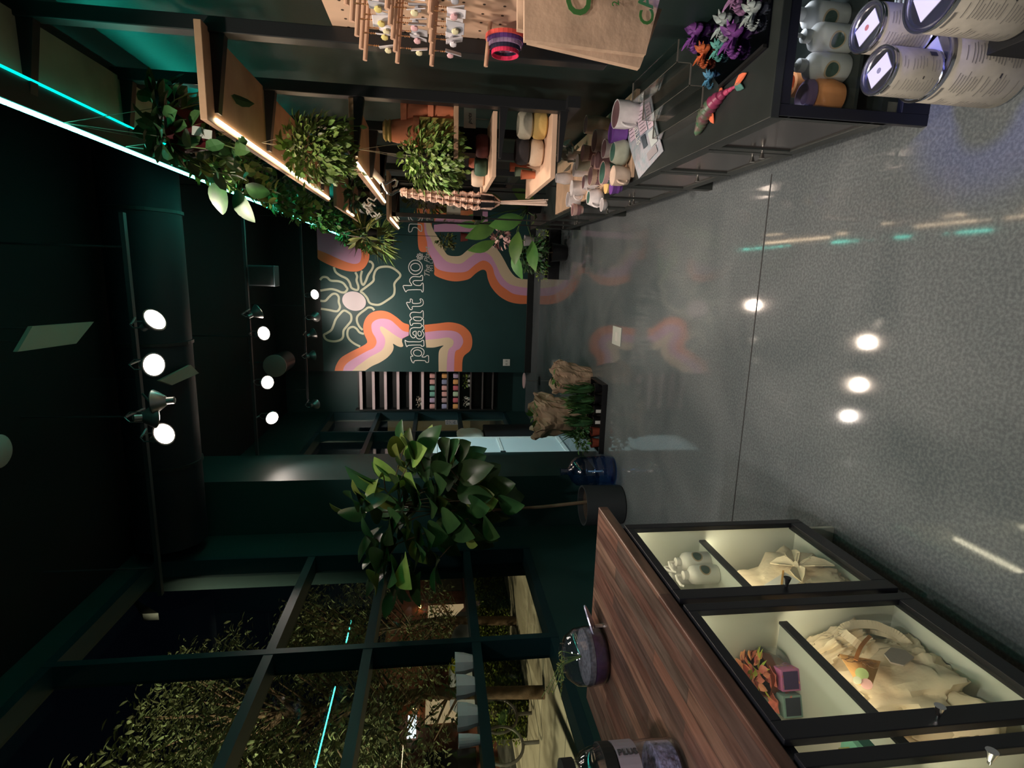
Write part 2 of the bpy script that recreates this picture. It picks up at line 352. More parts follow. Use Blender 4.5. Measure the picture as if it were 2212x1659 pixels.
paint(w7, [(610,1515),(690,1440),(760,1390),(900,1290),(1080,1190),(1140,1090),(1140,980),(1080,880),(1060,810),(1100,795),(1200,860),(1330,950),(1425,1000)], [(1420,1040),(1440,1110),(1400,1128),(1340,1110),(1275,1075),(1285,1130),(1260,1210),(1180,1300),(1060,1380),(930,1440),(820,1515)], m_cr, 3)
inn2 = [(780,1590),(780,1440),(795,1395),(820,1368),(740,1385),(675,1385)]
paint(w6, [(658,1192),(770,1180),(880,1170),(980,1195),(1050,1260),(1068,1340),(1050,1410),(990,1470),(980,1590)], inn2, m_or, 1)
paint(w6, [(663,1255),(800,1240),(910,1245),(970,1280),(990,1340),(960,1395),(920,1430),(912,1590)], inn2, m_pk, 2)
paint(w6, [(668,1320),(780,1310),(860,1300),(905,1325),(900,1370),(860,1420),(848,1590)], inn2, m_cr, 3)
innB = [(1555,805),(1450,790),(1390,730),(1340,640),(1290,560),(1230,510),(1160,490),(1090,505),(1020,560),(960,603),(870,600),(830,560),(790,470),(740,390),(700,300),(660,180)]
paint(w6, [(745,730),(745,765),(790,790),(870,815),(950,820),(1040,800),(1100,750),(1150,722),(1185,735),(1200,800),(1230,870),(1290,940),(1370,990),(1460,1012),(1555,1012)], innB[:15], m_or, 1)
paint(w6, [(590,180),(600,300),(604,500),(625,565),(680,570)], [(730,640),(740,500),(700,180)], m_or, 1)
paint(w6, [(640,180),(655,300),(660,400),(680,480),(690,560),(730,640),(760,705),(830,735),(930,745),(1020,735),(1090,680),(1150,645),(1200,655),(1240,700),(1260,770),(1300,840),(1360,890),(1430,930),(1555,945)], innB, m_pk, 2)
paint(w6, [(660,250),(680,400),(710,450),(740,520),(790,590),(850,650),(920,670),(980,665),(1040,620),(1110,575),(1180,575),(1230,610),(1270,680),(1320,780),(1400,850),(1555,880)], innB[:15], m_cr, 3)
paint(w6, [(735,315),(900,305),(1060,312),(1200,320)], [(1200,160),(735,160)], m_or, 4, sm=False)
paint(w6, [(740,398),(900,398),(1200,400)], [(1200,180),(1060,335),(900,322),(740,338)], m_pk, 5, sm=False)
paint(w8, [(45,540),(60,600),(200,680),(400,760),(560,800),(700,800),(800,750),(870,640),(890,540),(870,440),(820,350),(700,200)], [(400,60),(30,60)], m_or, 1)
paint(w8, [(45,450),(200,510),(350,580),(520,650),(650,680),(730,650),(760,560),(755,480),(720,380),(600,220)], [(400,60),(30,60)], m_pk, 2)
fl = MB(); N_ = (0,-1,0)
def pet(fn, pts, closed=False, wd=.034): fl.ribbon([fn(p) for p in smooth(pts, 5, closed)], wd, N_, .0008, closed)
pet(w8, [(750,1125),(830,1060),(950,960),(960,880),(990,790),(1060,735),(1200,725),(1300,765),(1385,840),(1385,890),(1330,950),(1295,1010),(1300,1100),(1280,1190),(1180,1270),(1060,1340),(960,1340),(890,1310),(850,1230),(790,1160)], True)
pet(w8, [(770,790),(750,880),(760,980),(790,1020),(830,960),(870,860),(930,770),(950,700),(920,650),(880,640)])
pet(w8, [(310,730),(340,810),(420,870),(520,920),(570,990),(600,1070),(690,1105),(710,1050),(680,950),(690,880),(660,815)])
pet(w8, [(85,940),(130,895),(200,900),(260,950),(380,960),(460,990),(510,1050),(530,1090),(490,1140),(430,1140),(360,1110),(280,1090),(200,1095),(90,1115)])
pet(w8, [(90,1280),(170,1280),(230,1220),(290,1170),(350,1170),(390,1220),(390,1300),(410,1380),(380,1440),(330,1450),(230,1430),(100,1410)])
pet(w7, [(470,535),(400,600),(340,680),(310,760),(270,850),(200,900),(150,930),(170,990),(230,1025),(330,1035),(420,1010),(460,960),(470,860),(530,780),(590,700),(590,610),(540,560)], True)
pet(w7, [(740,1120),(640,1070),(560,1000),(530,920),(550,830),(620,800),(680,830),(730,890),(800,915)])
pet(w7, [(970,530),(930,490),(870,485),(820,520),(740,580),(690,640),(690,720),(730,800),(780,850)])
fl.build('painted_flower_petals', m_st, wb)
ce = [(640+190*math.cos(t)*1.0-35*math.sin(t), 1285+150*math.sin(t)+50*math.cos(t)) for t in [2*PI*i/40 for i in range(40)]]
MB().poly([w8(p)+Vector((0,-.001,0)) for p in ce]).build('painted_flower_centre', m_ct, wb)
lt = MB()
def gl(fn, pts, k=3): lt.ribbon([fn(p) for p in smooth(pts, k, True)], .0125, N_, .0045, True)
gl(w7, [(1590,1375),(1615,1385),(1630,1350),(1790,1350),(1810,1375),(1850,1375),(1855,1320),(1850,1270),(1820,1270),(1795,1290),(1745,1285),(1775,1240),(1778,1190),(1740,1150),(1680,1135),(1610,1148),(1570,1190),(1572,1240),(1600,1275),(1565,1280),(1565,1320)])
gl(w7, [(1640,1268),(1608,1230),(1620,1190),(1670,1173),(1720,1190),(1742,1230),(1715,1272)])
gl(w7, [(1470,1015),(1478,1070),(1500,1125),(1530,1100),(1720,1095),(1735,1115),(1775,1110),(1778,1065),(1772,1020),(1745,1020),(1720,1042),(1610,1042),(1510,1040)])
gl(w7, [(1552,870),(1555,930),(1590,975),(1625,975),(1635,945),(1602,920),(1602,885),(1650,872),(1650,955),(1680,993),(1740,990),(1777,940),(1772,895),(1745,862),(1775,835),(1770,790),(1735,790),(1720,812),(1610,812),(1565,832)])
gl(w7, [(1688,872),(1680,920),(1708,950),(1737,922),(1725,880)])
gl(w7, [(1550,695),(1560,770),(1590,770),(1605,745),(1720,745),(1740,775),(1770,770),(1770,680),(1740,680),(1720,700),(1640,697),(1605,665),(1620,640),(1725,640),(1737,655),(1765,650),(1765,545),(1740,545),(1718,568),(1610,560),(1562,580),(1552,625),(1580,672)])
gl(w7, [(1500,400),(1502,432),(1545,505),(1568,520),(1590,505),(1592,470),(1715,465),(1765,430),(1762,370),(1735,343),(1712,352),(1730,385),(1700,415),(1595,415),(1590,362),(1557,345),(1552,400)])
gl(w8, [(1440,1035),(1452,1080),(1485,1135),(1520,1105),(1720,1100),(1740,1130),(1765,1125),(1765,1000),(1740,1000),(1718,1030),(1640,1025),(1600,985),(1620,952),(1725,950),(1755,940),(1755,870),(1730,870),(1712,890),(1605,885),(1555,920),(1548,970),(1580,1028),(1490,1030)])
lt.ribbon([w8((1640+112*math.cos(t), 735+118*math.sin(t))) for t in [2*PI*i/32 for i in range(32)]], .0125, N_, .0045, True)
lt.ribbon([w8((1640+78*math.cos(t), 732+62*math.sin(t))) for t in [2*PI*i/32 for i in range(32)]], .0125, N_, .0045, True)
gl(w8, [(1530,150),(1540,40),(1600,30),(1700,35),(1740,60),(1740,150),(1700,130),(1660,90),(1600,90),(1575,150)])
for k in range(8):
    t = 2*PI*k/8; c = (1712+36*math.cos(t), 560+36*math.sin(t))
    lt.ribbon([w8((c[0]+20*math.cos(a)*math.cos(t)-11*math.sin(a)*math.sin(t), c[1]+20*math.cos(a)*math.sin(t)+11*math.sin(a)*math.cos(t))) for a in [2*PI*i/12 for i in range(12)]], .008, N_, .0045, True)
lt.build('painted_lettering', m_wl, wb)
m_sc = mat('grey_mural_paint', (.50,.52,.48), .6)
a_ = w8((1870,905)); text('The Plant', .125, m_sc, 'painted_small_lettering', wb, (a_.x, W0-.004, a_.z), (1,0,0), (0,0,1), shear=.35)
a_ = w8((1925,800)); text('M I L L', .075, m_sc, 'painted_small_lettering', wb, (a_.x, W0-.004, a_.z), (1,0,0), (0,0,1))
# ------------------------------------------------------------------ plant helpers
def clump(fol, c, rad, n, L, W, m_heart=False, droop=.3, zb=-.6, tilt=.5):
    c = Vector(c); rad = Vector(rad) if not isinstance(rad, (int, float)) else Vector((rad,)*3)
    for i in range(n):
        d = rdir(zb, 1); r = rnd(.45, 1)
        p = c+Vector((d.x*rad.x, d.y*rad.y, d.z*rad.z))*r
        dd = (d+Vector((rnd(-tilt,tilt), rnd(-tilt,tilt), rnd(-tilt,tilt)-droop))).normalized()
        l = L*rnd(.7, 1.2); fol.leaf(p, dd, (rnd(-.4,.4), rnd(-.4,.4), 1), l, W*rnd(.8,1.15)*l/L, bend=rnd(.05,.45), heart=m_heart)
def strand(fol, st, p, length, L, W, sway=.05, heart=True, step=.05, drift=(0,0,0)):
    p = Vector(p); pts = [p.copy()]; k = max(3, int(length/step)); a = rnd(0, 2*PI)
    v = Vector((math.cos(a)*.6, math.sin(a)*.6, .2))
    for i in range(k):
        v = (v*.72+Vector((rnd(-1,1)*sway*3, rnd(-1,1)*sway*3, -.55))+Vector(drift)*.3).normalized()
        p = p+v*step; pts.append(p.copy())
        d = Vector((rnd(-1,1), rnd(-1,1), rnd(-.9,.2))).normalized()
        fol.leaf(p, d, (rnd(-.5,.5), rnd(-.5,.5), 1), L*rnd(.6,1.15), W*rnd(.7,1.1), bend=rnd(.1,.4), heart=heart)
    st.tube(pts, .0022, 5)
def pot_prof(r, h, t=.004, taper=.75, rim=.0): # open pot with thickness
    p = [(r*taper*.98, 0), (r*taper, .003)]
    if rim: p += [(r*.93, h-rim), (r*1.04, h-rim), (r*1.04, h)]
    else: p += [(r, h)]
    return p+[(r-t, h), (r-t-.002, h*.86), (0, h*.86)]
def make_pot(t, c, r, h, m, taper=.75, rim=0, soil=True):
    a = MB().lathe(pot_prof(r, h, taper=taper, rim=rim), c, 20).build('pot', m, t, smooth=True)
    if soil: MB().lathe([(0, h*.87), (r*.9, h*.87), (r*.9, h*.872), (0, h*.90)], c, 16).build('soil', m_soil, t)
    return a
# ------------------------------------------------------------------ shelving on the right wall
XP = .80
YS = [2.22+.61*k for k in range(-3, 6)]
rail = thing('shelving_frame', 'black steel shelving frame of uprights and brackets along the right wall', 'shelving', (XP, 3.2, .97))
for y in YS:
    z0 = .97 if y > 2 else 1.0
    MB().box(.785, .835, y-.03, y+.03, z0, 3.06).build('upright', m_steel, rail, bevel=.003)
def bracket(y, z, xf, h=.06):
    MB().prism([(XP, y-.018, z), (xf, y-.018, z), (xf, y-.018, z-.012), (XP, y-.018, z-h)], (0, .036, 0)).build('bracket', m_steel, rail)
MB().box(.79, .84, 2.75, 5.3, .93, .99).build('bottom_rail', m_steel, rail)
MB().box(.79, .85, .3, 8.4, 3.0, 3.06).build('back_beam', m_black, rail)
# top ledge with teal strips; the unseen rear strip is added to wash the wall teal
tag(MB().box(.848,.856,.25,8.3,3.062,3.070).build('led_strip', emis('teal_wash_glow', (.03,.9,.66), 22)), 'added unseen teal strip behind the back beam of the ledge washing the wall', 'led strip')
lg = thing('lighting_ledge', 'long high plywood ledge with black front edge carrying the teal strips', 'ledge', (.66, 3.4, 2.95))
MB().box(.60, .80, .2, 8.5, 2.972, 2.99).build('board', m_plyup, lg)
MB().box(.50, .60, .2, 8.5, 2.955, 3.0).build('front_beam', m_black, lg, bevel=.004)
MB().box(.79, .998, .2, 8.5, 3.076, 3.09).build('light_stop_board', m_black, lg)  # added board over the rear strip, keeps its light off the ceiling
for y in YS:
    if y < 8: bracket(y, 2.972, .52, .055)
tl = MB()
for y in np.arange(.25, 8.3, .06): tl.box(.488, .499, y, y+.053, 2.955, 2.972)
tag(tl.build('led_strip', m_teal), 'bright dotted teal LED strip along the outer edge of the high ledge', 'led strip')
tag(MB().box(.592, .599, .25, 5.6, 2.947, 2.9545).build('led_strip', m_teal2), 'thin dimmer teal line under the inner edge of the high ledge', 'led strip')
def shelf(z, y0, y1, th, label, led=None, x0=.49, x1=.80, m=m_ply):
    t = thing('wooden_shelf', label, 'shelf', ((x0+x1)/2, (y0+y1)/2, z))
    MB().box(x0, x1, y0, y1, z, z+th).build('board', m, t, bevel=.002)
    if led: MB().box(x0+.012, x0+.022, led[0], led[1], z-.008, z-.0005).build('led_strip', m_warm, t)
    return t
shelf(2.375, 2.135, 4.34, .024, 'long plywood shelf with a warm strip light, highest and nearest on the right wall', led=(2.20, 4.3))
shelf(1.985, 2.83, 4.40, .024, 'plywood shelf with warm strip light just above the folding hook arm', led=(2.86, 4.35))
shelf(1.985, 4.75, 5.9, .022, 'far plywood shelf with a short warm strip beside the bromeliads', led=(4.8, 5.85), x0=.42)
shelf(2.375, 4.62, 6.0, .024, 'far upper plywood shelf behind the teal lit vines', led=(5.1, 5.5))
shelf(1.50, 2.84, 3.45, .022, 'short plywood shelf carrying the terracotta pots', x0=.55)
shelf(1.305, 2.93, 3.73, .022, 'pale plywood shelf holding the maroon and green pots', x0=.49, m=m_plylite)
shelf(1.012, 2.87, 3.67, .026, 'lowest pale plywood shelf holding the stacked round pots', x0=.49, m=m_plylite)
for y in (2.22+.61, 2.22+1.22, 2.22+1.83):
    bracket(y, 2.375, .53, .05); bracket(y, 1.985, .53, .05); bracket(y, 1.012 if y < 3.8 else 1.985, .56, .04); bracket(y, 1.305 if y < 3.8 else 2.375, .56, .04)
bracket(2.22, 2.375, .53, .05)
for z in (2.375,1.985): bracket(5.27, z, .5, .05)
# ------------------------------------------------------------------ low counter on the right
CT = .56
wt = MB().box(.515, XR-.01, 1.745, 6.35, CT-.03, CT).build('worktop', mat('charcoal_worktop', (.022,.028,.027), .42, var=.15), bevel=.003)
tag(wt, 'long dark charcoal worktop running along the right wall over the low cupboards', 'worktop')
m_door = mat('brown_black_gloss', (.045,.036,.036), .16, var=.12, spec=.6)
m_cab = mat('charcoal_cabinet', (.028,.034,.032), .4)
def knob(parent, x, y, z, dx=-1, s=1.0, m=None):
    m = m or m_nickel
    return MB().cyl((x, y, z), (x+dx*.008*s, y, z), .004*s, .004*s, 10).cyl((x+dx*.008*s, y, z), (x+dx*.030*s, y, z), .0055*s, .0115*s, 14).build('knob', m, parent, smooth=True)
bounds = [1.75, 3.24, 4.76, 6.3]
names = ['nearest low charcoal cupboard unit under the dragon toy and paint cans', 'middle low charcoal cupboard unit under the pottery mugs', 'farthest low charcoal cupboard unit beside the black floor planter']
for i in range(3):
    y0, y1 = bounds[i], bounds[i+1]
    t = thing('low_cabinet', names[i], 'cabinet', (.75, (y0+y1)/2, 0), 'cupboard units under the right worktop')
    b = MB(); b.box(.545, XR-.012, y0+.03, y1-.03, .13, .15); b.box(.975, XR-.012, y0+.03, y1-.03, .15, CT-.03); b.box(.545, XR-.012, y0+.03, y1-.03, CT-.05, CT-.03)
    b.box(.60, .62, y0+.03, y1-.03, 0, .13)
    b.box(.53, XR-.012, y1-.03, y1, 0, CT-.03)
    if i: b.box(.53, XR-.012, y0, y0+.03, 0, CT-.03)
    b.build('carcass', m_cab, t)
    ks = [.36, .36, .28]; w3 = (y1-y0)/3
    for k in range(3):
        a0, a1 = y0+.006+k*w3, y0+(k+1)*w3-.006
        d = thing('door', '', '', (.53, (a0+a1)/2, .14)); del d['label']; del d['category']; d.parent = t; d.location = d.location-t.location
        f = MB(); f.box(.525, .545, a0, a1, .14, .19); f.box(.525, .545, a0, a1, CT-.075, CT-.032)
        f.box(.525, .545, a0, a0+.045, .19, CT-.075); f.box(.525, .545, a1-.045, a1, .19, CT-.075)
        f.build('door_frame', m_cab, d, bevel=.002)
        MB().box(.532, .540, a0+.045, a1-.045, .19, CT-.075).build('door_panel', m_door, d)
        ky = a1-.03 if k != 1 else a0+.03
        if k == 2: ky = a0+.03
        knob(d, .525, ky, .30)
# glazed near end of the first unit with an inner shelf
e = thing('glazed_end', '', '', (.75, 1.75, 0)); 
tag(e, 'blue-black framed glass end panel closing the near cupboard over the white bottles', 'glass panel')
g = MB(); g.box(.525, .56, 1.75, 1.775, 0, CT-.03); g.box(.56, .985, 1.75, 1.775, CT-.065, CT-.03); g.box(.56, .985, 1.75, 1.775, .0, .10)
g.build('frame', mat('blue_black_frame', (.008,.010,.020), .45), e, bevel=.002)
MB().box(.56, .985, 1.76, 1.764, .10, CT-.065).build('pane', m_pane, e)
MB().box(.56, .975, 1.79, 2.2, .233, .245).build('inner_shelf', m_cab, e)
# ------------------------------------------------------------------ pump bottles
m_bott = mat('white_plastic', (.82,.80,.76), .35); m_bottg = mat('hazed_white_plastic', (.72,.71,.70), .45)  # the grey copy has haze and reflection of the glass in its colour
m_logo = mat('dark_green_logo', (.06,.10,.08), .6); m_logor = mat('tan_logo_ring', (.55,.42,.28), .6)
def bottle(c, face, label, m, s=1.0, group=None, nozzle=(0,1)):
    t = thing('pump_bottle', label, 'bottle', c, group); c = Vector(c)
    MB().lathe([(.031*s,0),(.034*s,.004*s),(.034*s,.085*s),(.031*s,.098*s),(.020*s,.108*s),(.013*s,.112*s),(.013*s,.118*s)], c, 24).build('body', m, t, smooth=True)
    a = MB().lathe([(.016*s,.113*s),(.016*s,.130*s),(.010*s,.133*s),(.005*s,.135*s),(.005*s,.150*s)], c, 16)
    n = Vector((nozzle[0], nozzle[1], 0)).normalized()
    a.tube([c+Vector((0,0,.150*s)), c+Vector((0,0,.156*s)), c+n*.02*s+Vector((0,0,.160*s)), c+n*.045*s+Vector((0,0,.156*s)), c+n*.05*s+Vector((0,0,.147*s))], .0050*s, 8)
    a.build('pump', m, t, smooth=True)
    f = Vector(face).normalized(); sd = Vector((0,0,1)).cross(f)
    for (r, mm, k) in ((.021, m_logor, .0012), (.0165, m_logo, .0018)):
        q = MB(); vs = [c+Vector((0,0,.055*s))]; fs = []
        base = math.atan2(f.y, f.x)
        P = []
        for i in range(20):
            th = 2*PI*i/20; ang = base+r*s*math.cos(th)/(.034*s); P.append(c+Vector((math.cos(ang)*(.034*s+k), math.sin(ang)*(.034*s+k), .055*s+r*s*math.sin(th))))
        ctr = c+Vector((math.cos(base)*(.034*s+k), math.sin(base)*(.034*s+k), .055*s))
        q.add([ctr]+P, [(0, i+1, (i+1)%20+1) for i in range(20)]); q.build('logo', mm, t)
    return t
for k, (x, y, lb) in enumerate([(.715,1.86,'hazy white pump bottle beside the orange planter behind the right end glass'), (.80,1.85,'hazy white pump bottle third from the aisle behind the right end glass'), (.885,1.90,'hazy white pump bottle deepest behind the right end glass')]):
    bottle((x, y, .2455), (-.5,-1,0), lb, m_bottg, 1.30, 'pump bottles behind the right end glass', (-.3,.6))
t = thing('clay_planter', 'orange rounded clay planter with purple rim behind the right end glass', 'planter', (.622,1.86,.2455))
MB().lathe([(.026,0),(.048,.014),(.058,.055),(.055,.10),(.044,.118),(.040,.118),(.040,.07),(0,.07)], (.622,1.86,.2455), 24).build('pot', mat('orange_clay', (.85,.33,.12), .6, var=.1), t, smooth=True)
MB().lathe([(.042,.113),(.052,.12),(.050,.135),(.038,.141),(.025,.13),(0,.13)], (.622,1.86,.2455), 20).build('rim', mat('purple_clay', (.20,.12,.24), .6), t, smooth=True)
t = thing('clay_planter', 'orange clay planter half hidden behind the hazy bottles', 'planter', (.715,2.03,.2455))
t2 = MB().lathe([(.022,0),(.035,.012),(.043,.045),(.04,.08),(.032,.085),(.03,.05),(0,.05)], (.715,2.03,.2455), 24).build('pot', MATS['orange_clay'], t, smooth=True)
# ------------------------------------------------------------------ paint-style cans on the floor in front of the glazed end
m_tin = mat('tin_plate', (.62,.63,.66), .22, metal=1, bump=.02)
m_lab = mat('cream_can_label', (.62,.58,.50), .55, var=.08, vscale=40)
m_ink = mat('dark_label_ink', (.05,.05,.06), .6); m_inkg = mat('grey_label_ink', (.25,.24,.23), .6)
def can(c, r, h, label, a0=-2.4, handle=False, seed=1, group=None):
    t = thing('tin_can', label, 'can', c, group); c = Vector(c); rr = random.Random(seed)
    MB().lathe([(r*.97,0),(r*1.0,.003),(r,h-.008),(r*1.03,h-.006),(r*1.035,h-.002),(r*1.02,h),(r*.96,h),(r*.93,h-.006),(r*.90,h-.006),(r*.88,h-.001),(r*.86,h-.001),(r*.84,h-.007),(0,h-.007)], c, 40).build('tin', m_tin, t, smooth=True)
    MB().lathe([(r*1.003,.008),(r*1.006,.0085),(r*1.006,h-.016),(r*1.003,h-.0155)], c, 40).build('paper_label', m_lab, t, smooth=True)
    def patch(b, ang, wd, z, hh, k=.0012):
        n = max(2, int(wd/.12)); P = []
        for i in range(n+1):
            th = ang-wd/2+wd*i/n
            for zz in (z, z+hh): P.append(c+Vector((math.cos(th)*(r*1.006+k), math.sin(th)*(r*1.006+k), zz)))
        b.add(P, [(2*i, 2*i+2, 2*i+3, 2*i+1) for i in range(n)])
    ink = MB()
    for col in (0, 1, 2):
        ang = a0-.9+col*.85
        for i in range(int(h*80)):
            z = h*.12+i*h*.74/int(h*80)
            if rr.random() < .85: patch(ink, ang-.5*(.62-rr.uniform(.35,.62)), rr.uniform(.35,.62), z, h*.008)
    patch(ink, a0-.5, .5, h*.90, h*.025)
    ink.build('label_print', m_inkg, t)
    ink = MB(); patch(ink, a0+1.25, .25, h*.14, h*.14); patch(ink, a0+.2, .12, h*.35, h*.02)
    ink.build('label_mark', m_ink, t)
    cs = MB().box(c.x-r*.42, c.x+r*.42, c.y-r*.6, c.y+r*.6, c.z+h-.0068, c.z+h-.0058, R=Matrix.Rotation(.5, 3, 'Z')); cs.build('lid_card', m_white, t)
    MB().lathe([(0,0),(r*.12,0),(r*.12,.0006),(0,.0006)], c+Vector((0,0,h-.0058)), 16).build('lid_mark', mat('rust_mark', (.5,.15,.10), .6) if seed == 6 else m_inkg, t)
    if handle:
        d = Vector((math.cos(a0+1.35), math.sin(a0+1.35), 0)); e_ = Vector((-d.y, d.x, 0))
        MB().tube([c+d*(r+.004)+Vector((0,0,h*.62))+(e_*math.cos(q)*r*.9+Vector((0,0,math.sin(q)*r*.35))+d*.03*math.sin(q)) for q in [PI*i/12 for i in range(13)]], .0016, 6).build('wire_handle', m_nickel, t)
        MB().lathe([(0,0),(.014,.001),(.013,.005),(0,.008)], c+d*(r+.001)+Vector((0,0,h*.62)), 14, rot=Vector((0,0,1)).rotation_difference(d).to_matrix()).build('handle_boss', m_nickel, t)
    return t
CANS = [((.615,1.485), .092, .245, 'large cream-labelled tin with wire handle standing at the foot of the near pair', 'small cream-labelled tin stacked on the large tin nearest the aisle')]
can((.612,1.515,0), .093, .262, CANS[0][3], a0=-2.25, handle=True, seed=3)
can((.580,1.497,.2615), .060, .150, CANS[0][4], a0=-2.25, seed=4)
can((.835,1.56,.0), .093, .262, 'large tin mostly hidden behind the near stacked pair', a0=-2.2, seed=5)
can((.705,1.548,.2615), .062, .165, 'small tin with a red spot on its lid, against the end glass', a0=-2.2, seed=6)
can((.70,1.335,.185), .085, .24, 'large tin with pinkish label at the upper edge of the group', a0=-2.2, seed=8)
bx = thing('white_carton', 'black carton with white printed label under the pinkish tin', 'box', (.72,1.34,0))
MB().box(.60,.85,1.22,1.40,0,.184).build('carton', m_dark, bx, bevel=.003)
MB().box(.605,.72,1.218,1.2195,.03,.17).build('label', m_white, bx)
bb = MB()
for i in range(7): bb.box(.615,.705-.01*(i%3),1.2168,1.2178,.05+i*.015,.055+i*.015)
bb.build('label_print', m_ink, bx)
# ------------------------------------------------------------------ pegboard with keychains, collars and paper bags
pb = thing('pegboard', 'pale plywood pegboard with wooden pegs on the near right wall', 'pegboard', (.845,1.4,1.21))
MB().box(.838,.852,.6,2.225,1.215,1.965).build('board', m_plylite, pb)
hl = MB()
for y in np.arange(.7, 2.2, .065):
    for z in np.arange(1.26, 1.95, .065): hl.cyl((.8385,y,z),(.8372,y,z),.005,n=8)
hl.build('peg_holes', mat('peg_hole_shadow_brown', (.05,.03,.02), .9), pb)
m_peg = mat('peg_wood', (.55,.33,.22), .6, var=.1)
KC = [mat('keychain_cream', (.75,.70,.45), .5), mat('keychain_pink', (.75,.45,.48), .5), mat('keychain_white', (.75,.72,.76), .45), mat('keychain_grey', (.42,.42,.46), .5), mat('keychain_yellow', (.72,.62,.22), .5)]
m_gold = mat('gold_chain', (.70,.40,.20), .3, metal=1)
rows = [(1.80,'top'),(1.70,'middle'),(1.592,'bottom')]
for ri, (z, nm) in enumerate(rows):
    for k in range(7):
        y = 1.955-k*.092+.0*ri
        MB().cyl((.842,y,z+.012),(.655,y,z+.028),.0072,n=10).build('peg', m_peg, pb)
        for q in range(2 if k < 5 else 1):
            x = .70+q*.05
            t = thing('keychain', 'keychain on a card tag, %s on the %s row of wooden pegs' % (['farthest','second farthest','third farthest','fourth farthest','fifth farthest','sixth farthest','nearest'][k]+(' and outermost' if q == 0 else ' and inner'), nm), 'keychain', (x,y,z), 'keychains on the pegboard')
            zt = z+.014
            MB().tube([(x,y,zt+.012),(x+.004,y+.008,zt),(x,y,zt-.012),(x-.004,y-.008,zt),(x,y,zt+.012)], .0016, 5).build('ring', m_gold, t)
            ch = MB()
            for i in range(3): ch.lathe([(0,-.003),(.0035,0),(0,.003)], (x,y,zt-.016-i*.006), 6)
            ch.build('chain', m_gold, t)
            R = Matrix.Rotation(rnd(-.6,.6), 3, 'Z')@Matrix.Rotation(rnd(-.25,.25), 3, 'Y')
            c0 = Vector((x,y,zt-.052))
            MB().box(x-.002,x+.001,y-.019,y+.019,zt-.082,zt-.03,R=R,c=c0).build('card', random.choice(KC[2:4]), t, bevel=.002)
            cc = random.choice(KC)
            MB().lathe([(0,-.010),(.010,-.008),(.015,0),(.012,.008),(0,.012)], c0+Vector((-.010,rnd(-.006,.006),rnd(-.008,.006))), 10, sx=.45, sy=1.1).build('charm', cc, t, smooth=True)
# ring of coloured collars
cols = [('coral_band',(.85,.12,.10)),('violet_band',(.12,.05,.25)),('lilac_band',(.45,.30,.50)),('navy_band',(.02,.02,.05)),('red_band',(.75,.04,.12))]
for i, (nm, c_) in enumerate(cols):
    R_ = .062-.005*i
    P = [(.80-.012*i, 2.055+R_*math.cos(a)*1.0, 1.372+R_*1.05*math.sin(a)) for a in [2*PI*j/28 for j in range(29)]]
    b = MB()
    for j in range(28):
        p0 = Vector(P[j]); p1 = Vector(P[j+1]); b.add([p0, p1, p1+Vector((-.013,0,0)), p0+Vector((-.013,0,0))], [(0,1,2,3)])
    tag(b.build('pet_collar', mat(nm, c_, .4), solid=.003), '%s collar ring hanging on the lone peg below the keychains' % nm.split('_')[0], 'collar', 'collar rings on one peg')
MB().cyl((.842,2.055,1.425),(.70,2.055,1.437),.0072,n=10).build('peg', m_peg, pb)
# kraft carrier bags
BP = [((1120,62),(1392,150),(1450,-30),(1120,-110),1.50), ((1133,85),(1383,150),(1470,-60),(1133,-110),1.56), ((1118,-60),(1118,52),(1200,70),(1210,-60),1.60)]
def bag(corners, Y, lab, th=.02):
    t = thing('paper_bag', lab, 'bag', sum((PY(c[0], c[1], Y) for c in corners), Vector())/len(corners), 'kraft bags under the pegboard')
    n = 12; q = [PY(c[0], c[1], Y) for c in corners]; a = MB(); vs = []; fs = []
    for i in range(n+1):
        for j in range(n+1):
            u_, v_ = i/n, j/n; p = (q[0]*(1-u_)+q[1]*u_)*(1-v_)+(q[3]*(1-u_)+q[2]*u_)*v_
            p = p+Vector((0, -.010*math.sin(PI*u_)*math.sin(PI*min(1, v_*1.0))+.004*noise.noise(Vector((u_*4, v_*4, Y*9))), 0)); vs.append(p)
    k = len(vs); vs += [Vector((v.x, q[0].y+th, v.z)) for v in vs]
    for i in range(n):
        for j in range(n):
            A = i*(n+1)+j; fs += [(A, A+1, A+n+2, A+n+1), (A+k, A+k+n+1, A+k+n+2, A+k+1)]
    for i in range(n):
        for s0 in (0, n):
            A = i*(n+1)+s0; fs.append((A, A+n+1, A+n+1+k, A+k)); A = s0*(n+1)+i; fs.append((A, A+1, A+1+k, A+k))
    a.add(vs, fs); a.build('paper', m_kraft, t, smooth=True); return t, q
t, q = bag([(1133,85),(1395,118),(1445,-80),(1133,-130)], 1.50, 'tan paper carrier bag printed with large green letters, frontmost')
m_tg = mat('green_print', (.045,.16,.04), .6)
a = PY(1412,54,1.478); text('CAN', .052, m_tg, 'printed_lettering', t, (a.x, 1.476, a.z), (.97,0,.16), (-.16,0,.97), bold=.001)
a = PY(1262,26,1.478); text('C', .085, m_tg, 'printed_lettering', t, (a.x-.004, 1.482, a.z-.02), (.97,0,.16), (-.16,0,.97), bold=.002)
a = PY(1338,12,1.478); text('24', .026, m_tg, 'printed_lettering', t, (a.x, 1.480, a.z), (.97,0,.16), (-.16,0,.97))
bag([(1140,90),(1382,147),(1430,20),(1140,-60)], 1.545, 'tan paper carrier bag whose lower corner sticks out behind the printed bag')
bag([(1118,62),(1195,78),(1205,-60),(1118,-60)], 1.60, 'tan paper carrier bag showing only a strip at the top behind the others')
MB().cyl((.842,1.62,1.34),(.70,1.62,1.352),.0072,n=10).build('peg', m_peg, pb)
